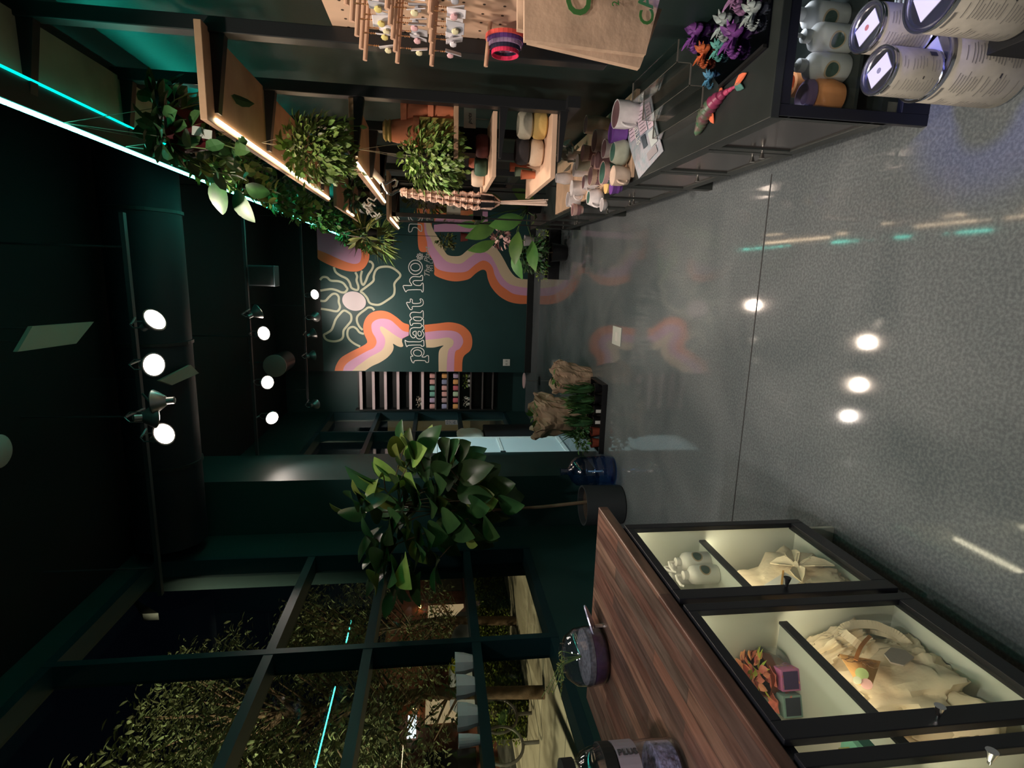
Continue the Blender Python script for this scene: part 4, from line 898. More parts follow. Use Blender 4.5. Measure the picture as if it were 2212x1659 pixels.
for k in range(34):
    a0 = rnd(0, 2*PI); r_ = rnd(0,.022); q = bot+Vector((math.cos(a0)*.008, math.sin(a0)*.008, -.03)); e_ = tas+Vector((math.cos(a0)*r_, math.sin(a0)*r_, rnd(-.01,.02)))
    tsl.tube([q, (q+e_)/2+Vector((rnd(-.006,.006),rnd(-.006,.006),0)), e_], .003, 4)
tsl.build('tassel', mat('pale_cotton_rope',(.78,.62,.52),.85), mc)
kp = thing('hanger_pot', 'small black pot cradled in the macrame hanger', 'pot', bot+Vector((0,0,.0)))
MB().lathe([(.036,0),(.040,.003),(.048,rim.z-bot.z),(.044,rim.z-bot.z),(.042,.04),(0,.04)], bot, 20).build('pot', m_pot_black, kp, smooth=True)
# ------------------------------------------------------------------ black framed plant cabinet at the end of the shelving
gc = thing('glass_plant_cabinet', 'black framed glass cabinet with dim plants inside beyond the shelves', 'cabinet', (.64,5.3,1.28))
x0, x1, y0, y1, z0, z1 = .47, .80, 5.0, 5.5, 1.22, 2.02
g = MB()
for x in (x0, x1-.035):
    for y in (y0, y1-.02): g.box(x, x+.035, y, y+.02, z0, z1)
for z in (z0, z1-.07):
    g.box(x0, x1, y0, y0+.02, z, z+.07); g.box(x0, x0+.02, y0, y1, z, z+.03); g.box(x0, x1, y1-.02, y1, z, z+.03)
g.box(x0, x1, y0, y1, z0-.012, z0); g.box(x0, x1, y0, y1, z1, z1+.012); g.box(x1-.006, x1, y0, y1, z0, z1)
g.build('frame', m_black, gc, bevel=.002)
MB().box(x0+.03, x1-.03, y0+.008, y0+.012, z0+.06, z1-.06).build('pane', m_pane, gc)
MB().box(x0+.008, x0+.012, y0+.03, y1-.03, z0+.03, z1-.03).build('pane', m_pane, gc)
for lg_ in ((x0+.01,y0+.01),(x1-.02,y0+.01),(x0+.01,y1-.02),(x1-.02,y1-.02)): MB().box(lg_[0],lg_[0]+.012,lg_[1],lg_[1]+.012,CT,z0-.012).build('leg', m_black, gc)
ip = thing('cabinet_plant', 'dim olive leaved plant inside the black framed cabinet', 'plant', (.64,5.25,z0+.001)); f = MB(); clump(f, (.64,5.25,1.62), (.11,.14,.28), 130, .07, .04, m_heart=False); f.build('foliage', m_leafo, ip)
make_pot(ip, Vector((.64,5.25,z0+.001)), .07, .10, m_terra)
pc = thing('paper_note', 'pale face-drawing card stuck inside the cabinet glass', 'card', PY(980,457,5.03)); q = pc.location
MB().box(q.x-.055,q.x+.055,5.022,5.024,q.z-.06,q.z+.06).build('card', mat('pale_card',(.50,.44,.40),.7), pc)
pt = MB()
for s_ in (-1,1): pt.cyl((q.x+s_*.03,5.0215,q.z+.0),(q.x+s_*.03,5.0205,q.z+.0),.012,n=12)
pt.build('print', m_inkg, pc)
# large-leaved plant on the far end of the worktop, and neighbours
random.seed(77)
def bigleaf(name, label, base, leaves, L, W, m, potr=.09, poth=.14, potm=None, stem=True, st_m=None, group=None):
    t = thing(name, label, 'plant', base, group); base = Vector(base); make_pot(t, base, potr, poth, potm or m_pot_black)
    f = MB(); s_ = MB()
    for (p, d, up_, k) in leaves:
        f.leaf(p, d, up_, L*k, W*k, .25, fold=.10)
        b0 = base+Vector((rnd(-.02,.02), rnd(-.02,.02), poth*.85)); s_.tube([b0, b0*.5+Vector(p)*.5+Vector((0,0,.04)), Vector(p)], .004, 6)
    f.build('foliage', m, t, smooth=True, subd=1); s_.build('stems', st_m or m_vine, t); return t
ls = [(PY(1075,480,5.6),(-.5,-.3,.75),(-.5,-.8,.2),1.1),(PY(1120,500,5.6),(-.9,-.3,.2),(0,-.9,.5),1.0),(PY(1070,520,5.7),(-.5,-.2,.9),(-.6,-.8,0),.9),(PY(1130,470,5.5),(-.3,-.4,.8),(-.3,-.9,.1),1.1),(PY(1110,540,5.7),(-.9,-.3,-.1),(0,-.6,.8),.95),(PY(1150,520,5.6),(-.8,-.5,.1),(0,-.7,.7),1.0),(PY(1160,470,5.6),(-.2,-.9,.5),(0,-.6,.8),.8),(PY(1090,440,5.5),(.1,-.4,.9),(0,-1,.1),1.0),(PY(1155,440,5.6),(.3,-.6,.7),(0,-1,.1),.9),(PY(1050,470,5.6),(-.3,-.2,.9),(-.3,-1,0),.9)]
bigleaf('large_leaf_plant', 'broad green leaved plant leaning out from the far end of the low worktop', (.70,5.75,CT), ls, .32, .17, m_leaf)
pkp = thing('pink_leaf_plant', 'small pink and white variegated plant in front of the mural wave', 'plant', PY(1100,520,6.1)); b0 = Vector((PY(1100,518,6.1).x,6.1,CT)); pkp.location = b0
make_pot(pkp, b0, .06, .10, mat('white_glaze_pot',(.6,.55,.56),.4)); f = MB(); clump(f, PY(1085,515,6.1), (.08,.06,.11), 60, .07, .045); f.build('foliage', mat('pink_leaf', (.45,.15,.14), .5, var=.4, vscale=20, col2=(.72,.55,.50), rand=.3), pkp)
MB().tube([b0+Vector((0,0,.08)), PY(1090,516,6.1)], .006, 6).build('stem', m_vine, pkp)
olp = thing('small_leaf_plant', 'airy small-leaved plant hanging in front of the mural wave', 'plant', PY(975,515,7.2)); f = MB(); clump(f, PY(968,522,7.2), (.09,.09,.15), 170, .045, .028); f.build('foliage', m_leafo, olp)
make_pot(olp, PY(1000,512,7.2)-Vector((0,0,.06)), .06, .09, mat('rust_pot',(.25,.05,.04),.6)); MB().tube([PY(985,512,7.2), Vector((PY(985,512,7.2).x,7.2,3.0))], .003, 5).build('cord', m_steel, olp)
random.seed(78)
dk = thing('fern_bush', 'dark glossy shrub crowding the foot of the mural beside the cupboards', 'plant', (.30,6.9,0)); f = MB(); clump(f, (.26,6.9,.42), (.20,.22,.24), 420, .085, .035, tilt=.7); f.build('foliage', m_leafd, dk)
make_pot(dk, Vector((.30,6.9,0)), .12, .20, m_pot_black); MB().tube([(.30,6.9,.18),(.28,6.9,.42)], .01, 7).build('stem', m_stem, dk)
q0 = PZ(1208,535,0); q1 = PZ(1208,604,0)
bp_ = thing('floor_trough', 'low black rectangular planter with small pale leaves on the floor by the baseboard', 'planter', ((q0.x+q1.x)/2,7.40,0)); X0, X1 = q1.x, q0.x+.3
b = MB(); b.box(X0,X1,7.28,7.30,0,.15); b.box(X0,X1,7.50,7.52,0,.15); b.box(X0,X0+.02,7.30,7.50,0,.15); b.box(X1-.02,X1,7.30,7.50,0,.15); b.box(X0+.02,X1-.02,7.30,7.50,.0,.12); b.build('trough', m_pot_black, bp_, bevel=.003)
f = MB()
for i in range(9): clump(f, (X0+.04+i*.075,7.40,.20), (.06,.09,.09), 42, .035, .020)
f.build('foliage', m_leafl, bp_)
# ------------------------------------------------------------------ left display counter
m_wood = bpy.data.materials.new('reclaimed_planks'); m_wood.use_nodes = True
def wood_nodes():
    nt = m_wood.node_tree; b = nt.nodes['Principled BSDF']; tc = nt.nodes.new('ShaderNodeTexCoord')
    mp = nt.nodes.new('ShaderNodeMapping'); nt.links.new(tc.outputs['Object'], mp.inputs[0]); mp.inputs['Rotation'].default_value = (0,0,PI/2)
    br = nt.nodes.new('ShaderNodeTexBrick'); br.inputs['Scale'].default_value = 1; br.inputs['Brick Width'].default_value = .62; br.inputs['Row Height'].default_value = .055
    br.inputs['Mortar Size'].default_value = .0012; br.offset = .37; br.inputs['Color1'].default_value = (0,0,0,1); br.inputs['Color2'].default_value = (1,1,1,1); br.inputs['Mortar'].default_value = (.0,.0,.0,1); br.inputs['Bias'].default_value = 0
    nt.links.new(mp.outputs[0], br.inputs['Vector'])
    r = nt.nodes.new('ShaderNodeValToRGB'); e = r.color_ramp.elements; e[0].position = 0; e[0].color = (.070,.045,.038,1); e[1].position = 1; e[1].color = (.20,.125,.09,1)
    for ps, c in ((.35,(.13,.062,.046,1)),(.6,(.10,.072,.058,1)),(.8,(.165,.078,.055,1))): q = e.new(ps); q.color = c
    nt.links.new(br.outputs['Color'], r.inputs[0])
    n = nt.nodes.new('ShaderNodeTexNoise'); n.inputs['Scale'].default_value = 14; n.inputs['Detail'].default_value = 8
    m2 = nt.nodes.new('ShaderNodeMapping'); m2.inputs['Scale'].default_value = (5,.35,3); nt.links.new(tc.outputs['Object'], m2.inputs[0]); nt.links.new(m2.outputs[0], n.inputs[0])
    r2 = nt.nodes.new('ShaderNodeValToRGB'); r2.color_ramp.elements[0].color = (.55,.52,.50,1); r2.color_ramp.elements[1].color = (1.35,1.35,1.35,1); r2.color_ramp.elements[0].position = .3; r2.color_ramp.elements[1].position = .7
    nt.links.new(n.outputs[0], r2.inputs[0]); mx = nt.nodes.new('ShaderNodeMix'); mx.data_type = 'RGBA'; mx.blend_type = 'MULTIPLY'; mx.inputs[0].default_value = 1
    nt.links.new(r.outputs[0], mx.inputs[6]); nt.links.new(r2.outputs[0], mx.inputs[7]); nt.links.new(mx.outputs[2], b.inputs['Base Color'])
    b.inputs['Roughness'].default_value = .38
wood_nodes()
tag(MB().box(-1.86, -.94, -.9, 2.10, .885, .925).build('wooden_countertop', m_wood, bevel=.004), 'reddish brown plank countertop above the lit display case on the left', 'countertop')
m_frame = mat('satin_black_frame', (.010,.011,.016), .35)
m_in = mat('pale_sage_interior', (.66,.68,.60), .6)
dcx = thing('display_case', 'black framed glass-door display case glowing warm inside, under the plank countertop', 'display case', (-1.3,1.0,0))
x0 = -1.56; xf = -.955
b = MB(); b.box(x0-.02, x0, -.8, 1.90, .15, .885); b.box(x0, xf, 1.885, 1.90, .15, .885); b.box(x0, xf, -.8, 1.90, .15, .17); b.box(x0, xf, -.8, 1.90, .868, .885)
for y in (1.40, .885, .35): b.box(x0, xf-.02, y-.01, y+.01, .17, .868)
b.build('interior', m_in, dcx)
MB().box(x0, -1.06, -.78, 1.88, 0, .15).build('plinth', m_black, dcx)
MB().box(x0, -.962, 1.884, 1.899, 0, .13).build('end_foot', m_in, dcx)
b = MB(); b.box(xf-.005, xf+.005, -.8, 1.915, .13, .2); b.box(xf-.005, xf+.005, -.8, 1.915, .855, .885); b.box(x0-.02, xf+.005, 1.90, 1.915, .13, .885); b.build('outer_frame', m_frame, dcx)
ys = [(1.455,1.872),(.945,1.345),(.40,.828),(-.15,.29)]
for k, (a_, b_) in enumerate(ys):
    MB().box(x0, -1.0, a_-.05, b_+.02, .555, .573).build('glass_shelf' if 0 else 'shelf', m_in, dcx)
    MB().box(-1.003, -.995, a_-.05, b_+.02, .551, .577).build('shelf_lip', m_frame, dcx)
    MB().box(-.985, -.972, a_, b_, .858, .867).build('led_strip', m_case, dcx)
    MB().box(-1.03, -1.015, a_, b_, .547, .554).build('led_strip', m_case, dcx)
    d = MB(); X0, X1 = xf+.005, xf+.025
    d.box(X0, X1, a_-.050, a_, .15, .88); d.box(X0, X1, b_, b_+.035, .15, .88); d.box(X0, X1, a_, b_, .15, .203); d.box(X0, X1, a_, b_, .853, .88)
    dd = thing('glass_door', '', '', (xf,(a_+b_)/2,.15)); del dd['label']; del dd['category']; dd.parent = dcx; dd.location = dd.location-dcx.location
    d.build('door_frame', m_frame, dd, bevel=.002)
    MB().box(xf+.008, xf+.012, a_, b_, .203, .853).build('pane', m_pane, dd)
    if k: knob(dd, X1, b_-.03 if k == 2 else (a_-.03 if k == 1 else b_), .50, 1, 1.0, m_chrome)
    else: knob(dd, X1, a_-.012, .51, 1, 1.0, m_steel)
kb = .573
for (px, lb, dz) in [((1545,1225),'white pump bottle in front centre of the lit far shelf',0), ((1527,1197),'white pump bottle just behind the front one on the lit far shelf',0), ((1540,1281),'white pump bottle cut off by the door frame on the lit far shelf',0)]:
    q = PZ(px[0], px[1], kb+.001); bottle((q.x-.02, q.y-.012, kb+.0005), (1,-.55,0), lb, m_bott, 1.0, 'white pump bottles in the display case', (-.3,-1))
for (px, lb) in [((1500,1168),'grey glass reflection built as a pump bottle at the far end of the lit shelf'), ((1497,1185),'grey glass reflection built as a pump bottle behind the others on the lit shelf')]:  # reflections in the case glass, built as grey bottles
    q = PZ(px[0], px[1], kb+.001); bottle((q.x-.06, min(q.y, 1.84), kb+.0005), (1,-.55,0), lb, m_bottg, 1.0, 'white pump bottles in the display case', (.2,-1))
# soft cloth forms
def lump(c, sz, R=None, amp=.12, fr=3, seed=0, flat=.0, n=48, pw=2.6):
    a = MB(); c = Vector(c); vs = []; fs = []; N = n
    for i in range(N+1):
        th = PI*i/N-PI/2
        for j in range(2*N):
            ph = 2*PI*j/(2*N)
            def sp(v, e): return math.copysign(abs(v)**e, v)
            e = 2/pw; d = Vector((sp(math.cos(th), e)*sp(math.cos(ph), e), sp(math.cos(th), e)*sp(math.sin(ph), e), sp(math.sin(th), e)))
            w_ = 1+amp*noise.noise(d*fr+Vector((seed*7,0,0)))+amp*.5*noise.noise(Vector((d.x*fr*.6, d.y*fr*3, d.z*fr*.6))+Vector((0,seed*5,0)))-amp*.55*abs(noise.noise(d*fr*1.7+Vector((0,0,seed*3))))-amp*.3*abs(noise.noise(d*fr*3.4+Vector((seed,0,0))))
            p = Vector((d.x*sz[0], d.y*sz[1], d.z*sz[2]))*w_
            if R is not None: p = R@p
            p = c+p; vs.append(p)
    for i in range(N):
        for j in range(2*N): fs.append((i*2*N+j, i*2*N+(j+1)%(2*N), (i+1)*2*N+(j+1)%(2*N), (i+1)*2*N+j))
    a.add(vs, fs)
    zm = .172
    a.v = [(v[0], v[1], max(v[2], zm)) for v in a.v]
    return a
bg = thing('gift_bag', 'cream cloth gift bag with a tied bow and a white card on the case floor', 'gift bag', (-1.07,1.65,.172))
R = Matrix.Rotation(math.radians(-24), 3, 'Y')@Matrix.Rotation(.15, 3, 'X')
lump((-1.09,1.655,.325), (.070,.175,.160), R, .22, 2.6, 1, pw=4).build('cloth', m_cotton, bg, smooth=True)
nb = R@Vector((1,0,0))
c0 = PX(1722,1228,-1.002); b = MB()
for d, l in (((0,1,.45),.10),((0,-.8,.5),.075),((0,.9,-.6),.11),((0,-.6,-.8),.12),((0,.2,-1),.09)): b.leaf(c0+nb*.012, R@Vector(d), nb, l, .05, .12, fold=.35)
b.lathe([(0,-.014),(.015,0),(0,.014)], c0+nb*.015, 10); b.build('bow', m_cotton, bg, solid=.004)
def slab(c, R, sy, sz_, off, th=.002):
    c = Vector(c); P = [c+R@Vector((off, a, b)) for a, b in ((-sy,-sz_),(sy,-sz_),(sy,sz_),(-sy,sz_))]; return MB().prism(P, R@Vector((th,0,0)))
cc = PX(1690,1262,-1.0)-R@Vector((.066,0,0))
slab(cc, R, .035, .045, .068).build('card', m_white, bg)
slab(cc, R@Matrix.Rotation(.75,3,'X'), .003, .062, .0715).build('ribbon', mat('gold_ribbon',(.62,.33,.08),.5), bg)
pr = MB()
random.seed(4)
for k in range(9):
    c1 = PX(rnd(1725,1775), rnd(1262,1282), -1.003); pts = [c1+R@Vector((.003,.012*i*math.cos(i+k),.012*math.sin(i*1.3+k))) for i in range(5)]
    pr.tube(pts, .0011, 4)
pr.build('printed_sketch', m_inkg, bg)
g2 = thing('gift_bag', 'grey-looking gift bag with pink tissue and card at the far end of the case floor', 'gift bag', (-1.2,1.80,.172))
lump((-1.20,1.835,.33), (.05,.05,.15), R, .12, 3, 2, pw=3.5).build('cloth', mat('grey_cotton',(.38,.35,.36),.85, bump=.2), g2, smooth=True)
q = Vector((-1.135,1.80,.44)); slab(q, R, .02, .03, .0).build('card', mat('lilac_card',(.60,.48,.52),.6), g2)
to = thing('tote_bag', 'slumped cream canvas tote with looped handles and an orange printed panel', 'tote bag', (-1.17,1.17,.172))
Rt = Matrix.Rotation(math.radians(-20), 3, 'Y')@Matrix.Rotation(-.25, 3, 'X')
tc_ = Vector((-1.115,1.185,.310)); lump(tc_, (.070,.150,.150), Rt, .38, 2.3, 5, pw=3.6).build('canvas', m_cotton, to, smooth=True)
hd = MB()
def strap(pts, w=.024):
    P = smooth3(pts, 5)
    for i in range(len(P)-1):
        p0, p1 = P[i], P[i+1]; d = (p1-p0).normalized(); s_ = d.cross(Vector((.6,-.5,.6))).normalized()*w/2
        hd.add([p0-s_, p0+s_, p1+s_, p1-s_], [(0,1,2,3)])
def smooth3(pts, k):
    P = [Vector(p) for p in pts]; out = []
    for i in range(len(P)-1):
        p0 = P[max(0,i-1)]; p1 = P[i]; p2 = P[i+1]; p3 = P[min(len(P)-1,i+2)]
        for j in range(k):
            t_ = j/k; out.append(.5*((2*p1)+(p2-p0)*t_+(2*p0-5*p1+4*p2-p3)*t_*t_+(3*p1-p0-3*p2+p3)*t_**3))
    return out+[P[-1]]
strap([PX(1870,1405,-1.045), PX(1845,1385,-1.015), PX(1820,1362,-1.005), PX(1838,1350,-0.995), PX(1885,1349,-0.995), PX(1915,1360,-1.005), PX(1940,1372,-1.015), PX(1965,1395,-1.035)])
strap([PX(1880,1395,-1.045), PX(1858,1378,-1.035), PX(1852,1370,-1.035), PX(1866,1362,-1.035), PX(1890,1366,-1.025), PX(1925,1375,-1.025), PX(1960,1390,-1.045)], .014)
hd.build('handles', m_cotton, to, solid=.003)
m_op = mat('orange_print_ink', (.72,.38,.14), .7)
def onx(px, xx): return PX(px[0], px[1], xx)
pp = [(1812,1412),(1902,1428),(1882,1488),(1852,1478)]
P = [onx(pp[0],-1.040), onx(pp[1],-1.030), onx(pp[2],-1.030), onx(pp[3],-1.040)]
b = MB(); n = 8; vs = []; fs = []
for i in range(n+1):
    for j in range(n+1):
        u_, v_ = i/n, j/n; vs.append((P[0]*(1-u_)+P[1]*u_)*(1-v_)+(P[3]*(1-u_)+P[2]*u_)*v_+Vector((.010*math.sin(PI*u_)*math.sin(PI*v_),0,0)))
for i in range(n):
    for j in range(n): k = i*(n+1)+j; fs.append((k,k+1,k+n+2,k+n+1))
b.add(vs, fs); b.build('printed_panel', m_op, to, solid=.002)
for k, (px, col, r) in enumerate([((1862,1456),(.50,.60,.25),.016),((1872,1478),(.70,.38,.35),.014),((1852,1470),(.55,.55,.40),.010)]):
    q = onx(px,-1.017); MB().lathe([(0,0),(r,0),(r,.002),(0,.002)], q, 12, rot=Vector((0,0,1)).rotation_difference(Vector((.8,-.3,.5))).to_matrix()).build('printed_flower', mat('tote_print_%s' % ['lime','rose','olive'][k], col, .7), to)
sc = MB()
for k in range(6):
    q0_ = onx((1822+13*k,1420+3.2*k+(k%2)*3),-1.023); sc.tube([q0_+Vector((.002,.013*math.cos(a)*.8,.016*math.sin(a))) for a in [.3+.9*i+k for i in range(6)]], .0014, 4)
sc.build('printed_lettering', mat('brown_print_ink',(.35,.18,.08),.7), to)
op = MB().prism([PX(*q_, -1.012) for q_ in ((1910,1412),(1925,1398),(1956,1404),(1975,1420),(1952,1437),(1924,1430))], (-.004,0,0)); op.build('opening_shade', mat('mauve_shade',(.46,.38,.33),.9,bump=.4,bscale=12), to)  # mauve patch paints the shade inside the tote's opening
rb = thing('ribbon_tail', 'thin orange ribbon falling from the tote handles', 'ribbon', onx((1850,1400),-1.005)); hd = MB()
strap([onx((1880,1373),-1.005), onx((1868,1386),-1.000), onx((1858,1400),-0.995), onx((1848,1425),-1.005)], .010); hd.build('ribbon', mat('orange_ribbon',(.75,.28,.08),.5), rb, solid=.0015)
cl = thing('folded_cloth', 'crumpled cream cloth sack near the upper corner of the second bay', 'cloth bag', (-1.22,1.33,.172))
lump((-1.10,1.335,.41), (.06,.045,.12), Matrix.Rotation(-.5,3,'Y'), .30, 3.4, 8, pw=3).build('cloth', m_cotton, cl, smooth=True)
c3 = thing('cloth_pouch', 'flat cream pouch lying behind the slumped tote', 'pouch', (-1.18,1.02,.172))
lump((-1.12,1.03,.30), (.022,.09,.12), Matrix.Rotation(-.9,3,'Y')@Matrix.Rotation(.3,3,'X'), .06, 2, 11, pw=4).build('cloth', m_cotton, c3, smooth=True)
c4 = thing('patterned_pouch', 'brown patterned pouch behind the chrome knob side of the second bay', 'pouch', (-1.2,.975,.172))
lump((-1.08,.955,.33), (.03,.03,.07), None, .15, 4, 12, pw=3).build('cloth', mat('brown_pattern_cloth',(.10,.07,.05),.8,var=.9,vscale=40,col2=(.55,.40,.22)), c4, smooth=True)
c5 = thing('paper_parcel', 'cream paper parcel at the lower right edge, third bay of the case', 'parcel', (-1.2,.75,.172))
lump((-1.10,.77,.30), (.09,.06,.13), Matrix.Rotation(-.6,3,'Y'), .1, 2, 13, pw=4).build('paper', m_cotton, c5, smooth=True)
# upper shelf, second bay: terrarium bowl, gift boxes, teal books
tb = thing('terrarium_tub', 'clear tub with rust coloured leaves and lime strappy leaves on the case shelf', 'plant', (-1.17,1.26,kb))
q = Vector((-1.135,1.325,kb+.0005))
MB().lathe([(.0,0),(.080,0),(.092,.012),(.098,.055),(.094,.055),(.088,.014),(.076,.004),(0,.004)], q, 30, sx=.75, sy=.70).build('clear_tray', m_jar, tb, smooth=True)
MB().lathe([(.045,.006),(.058,.03),(.066,.075),(.062,.075),(.055,.05),(0,.05)], q, 26, sx=.9).build('pot', mat('brown_translucent_pot',(.22,.06,.03),.25), tb, smooth=True)
MB().lathe([(0,.052),(.055,.052),(.054,.060),(0,.064)], q, 18, sx=.9).build('soil', m_soil, tb)
f = MB(); random.seed(31)
clump(f, q+Vector((.01,0,.095)), (.045,.055,.03), 75, .026, .021, zb=-.2); f.build('leaves', mat('rust_leaf',(.60,.20,.10),.5,var=.3,vscale=20,rand=.3,col2=(.72,.34,.20)), tb)
f = MB()
for i in range(14):
    a = rnd(0,2*PI); f.leaf(q+Vector((0,0,.07)), (math.cos(a)*1.0+.2, math.sin(a), .8) , (0,0,1), rnd(.06,.09), .011, .5, fold=.05)
f.build('strappy_leaves', mat('lime_leaf',(.45,.55,.08),.45,var=.2,vscale=9,rand=.2), tb)
def gift(px, s, h, body, top, label, rz):
    p = PZ(px[0], px[1], kb); t = thing('gift_box', label, 'box', (p.x-.02, p.y, kb), 'floral gift boxes in the display case'); c = Vector((p.x-.02, p.y, kb)); R = Matrix.Rotation(rz, 3, 'Z')
    MB().box(c.x-s, c.x+s, c.y-s, c.y+s, c.z, c.z+h, R=R, c=c).build('carton', body, t, bevel=.001)
    fl_ = MB(); rr = random.Random(int(px[0]))
    for side in range(4):
        for k in range(9):
            a = rr.uniform(-s*.8, s*.8); z = rr.uniform(.006, h-.006); n = R@Vector((1,0,0)); T = Matrix.Rotation(side*PI/2, 3, 'Z')
            p0 = c+R@(T@Vector((s+.0006, a, z))); up_ = R@(T@Vector((1,0,0))); fl_.leaf(p0, R@(T@Vector((0,rr.uniform(-1,1),rr.uniform(-1,1)))), up_, rr.uniform(.008,.014), .007, 0, fold=.02)
    fl_.build('floral_print', mat(label.split()[0]+'_floral', (.85,.28,.22) if 'pink' in label else (.75,.42,.18), .6, rand=.3, var=.3), t)
    MB().box(c.x+s+.0006, c.x+s+.0014, c.y-s*.82, c.y+s*.82, c.z+h*.1, c.z+h*.9, R=R@Matrix.Rotation(-PI/2,3,'Z'), c=c).build('label_panel', top, t)
    k = MB()
    for i in range(6): k.leaf(c+Vector((0,0,h)), R@Vector((math.cos(i*1.05), math.sin(i*1.05), .9)), (0,0,1), s*1.2, s*.9, .3)
    k.build('paper_bow', mat(label.split()[0]+'_bow', (.80,.22,.16) if 'pink' in label else (.72,.30,.16), .6, var=.3, vscale=60), t, solid=.001)
    return t
gift((1716,1447), .029, .056, mat('pink_carton',(.62,.20,.45),.6), mat('indigo_panel',(.07,.04,.14),.6), 'pink and indigo floral carton with folded top on the case shelf', .35)
gift((1721,1503), .029, .056, mat('aqua_carton',(.28,.45,.42),.6), mat('slate_panel',(.04,.05,.08),.6), 'aqua and slate leafy carton beside the pink one', .35)
bk = thing('teal_box', 'teal and mint flat box standing beyond the leafy carton', 'box', (-1.16,.99,kb))
MB().box(-1.14,-1.06,.955,1.03,kb,kb+.030).build('box', mat('deep_teal_card',(.02,.11,.10),.6), bk, bevel=.001)
MB().box(-1.14,-1.06,.955,1.03,kb+.030,kb+.046).build('lid', mat('mint_card',(.22,.55,.42),.6), bk, bevel=.001)
b2 = thing('patterned_box', 'yellow patterned small box on top of the teal one', 'box', (-1.12,.98,kb+.0465)); MB().box(-1.14,-1.08,.955,1.005,kb+.0465,kb+.075).build('box', mat('yellow_pattern_card',(.60,.52,.20),.6,var=.8,vscale=70,col2=(.12,.25,.2)), b2, bevel=.001)
b3 = thing('terracotta_figure', 'rust coloured clay ornament between carton and teal box', 'ornament', (-1.17,1.045,kb)); lumpb = MB().lathe([(.018,0),(.022,.02),(.012,.045),(.02,.06),(0,.075)], (-1.17,1.045,kb), 16); lumpb.build('body', m_terra, b3, smooth=True)
# on the countertop
jt = thing('glass_terrarium', 'rounded glass jar half filled with purple and grey sand on the plank countertop', 'jar', (-1.49,1.90,.9255)); c = Vector((-1.49,1.90,.9255))
MB().lathe([(0,0),(.085,0),(.107,.02),(.112,.07),(.105,.12),(.08,.155),(.055,.165),(.055,.175),(.052,.175),(.052,.163),(.077,.152),(.101,.118),(.108,.07),(.103,.022),(.083,.004),(0,.004)], c, 36).build('glass', m_jar, jt, smooth=True)
MB().lathe([(0,.005),(.083,.006),(.101,.023),(.106,.06),(0,.062)], c, 32).build('purple_sand', mat('purple_sand',(.05,.018,.10),.8,var=.3,vscale=60), jt, smooth=True)
MB().lathe([(0,.0625),(.106,.0625),(.105,.085),(0,.095)], c, 32).build('grey_sand', mat('grey_sand',(.14,.14,.17),.9,var=.4,vscale=80), jt, smooth=True)
f = MB(); s_ = MB(); random.seed(12)
for i in range(7):
    a = rnd(0,2*PI); p0 = c+Vector((0,0,.09)); p1 = c+Vector((math.cos(a)*.03, math.sin(a)*.03, .17)); p2 = c+Vector((math.cos(a)*.10-.05, -abs(math.sin(a))*.10, rnd(.16,.26))); s_.tube([p0,p1,p2], .0015, 5)
    for k in range(12):
        tt = k/11; p = p1*(1-tt)+p2*tt; f.leaf(p, rdir(-.3,.8), (0,0,1), .020, .007, .2)
f.build('foliage', m_leafo, jt); s_.build('stems', m_vine, jt)
ds = thing('metal_dish', 'shiny lilac reflecting oval card holder leaning at the countertop edge', 'dish', PZ(1305,1390,.9255))
q0 = PZ(1307,1392,.930); q1 = PY(1283,1316,q0.y+.12)
mid = (q0+q1)/2; dv = (q1-q0); sd = Vector((.25,-.75,.6)).normalized()
b = MB(); P = []
e1 = dv*.5; e2 = Vector((.10,-.02,.055))*.5
for i in range(24):
    t_ = 2*PI*i/24; P.append(mid+Vector((0,0,.025))+e1*math.copysign(abs(math.cos(t_))**.6, math.cos(t_))+e2*math.copysign(abs(math.sin(t_))**.6, math.sin(t_)))
b.prism(P, (-.003,.004,.004)); b.build('plate', mat('lilac_mirror',(.45,.45,.62),.25,metal=.6,var=.3,vscale=60), ds)
MB().cyl((mid.x,mid.y,.9255),(mid.x,mid.y,mid.z+.02),.012,.008,12).build('foot', m_chrome, ds)
# jar with a printed label at the lower left corner of the photo, lying across the countertop end nearest the camera
jp = thing('labelled_jar', 'glass jar with a black printed label cut off by the frame edge', 'jar', (-1.36,1.235,.9255)); c = Vector((-1.355,1.225,.9255))
MB().lathe([(0,0),(.062,0),(.066,.01),(.066,.15),(.055,.18),(.042,.19),(.042,.215),(.038,.215),(.038,.19),(.05,.178),(.062,.15),(.062,.01),(0,.004)], c, 32).build('glass', m_jar, jp, smooth=True)
MB().lathe([(.0675,.085),(.0675,.125)], c, 32).build('label', mat('pale_lilac_label',(.30,.26,.33),.6), jp)
MB().lathe([(0,.006),(.060,.012),(.061,.05),(0,.055)], c, 28).build('crystals', mat('amethyst_chips',(.35,.32,.55),.3,var=.8,vscale=90,bump=.8,bscale=120), jp)
MB().lathe([(.0675,.128),(.068,.150)], c, 32).build('dark_band', m_dark, jp)
MB().lathe([(.044,.200),(.046,.200),(.046,.222),(0,.224)], c, 28).build('lid', m_steel, jp, smooth=True)
lb_ = text('PLUS', .017, m_ink, 'printed_lettering', jp, (c.x+.99*.069, c.y-.125*.069, c.z+.124), (0,0,-1), (.125,.99,0), bold=.0004)
jp.scale = (1.4,1.4,1.5)
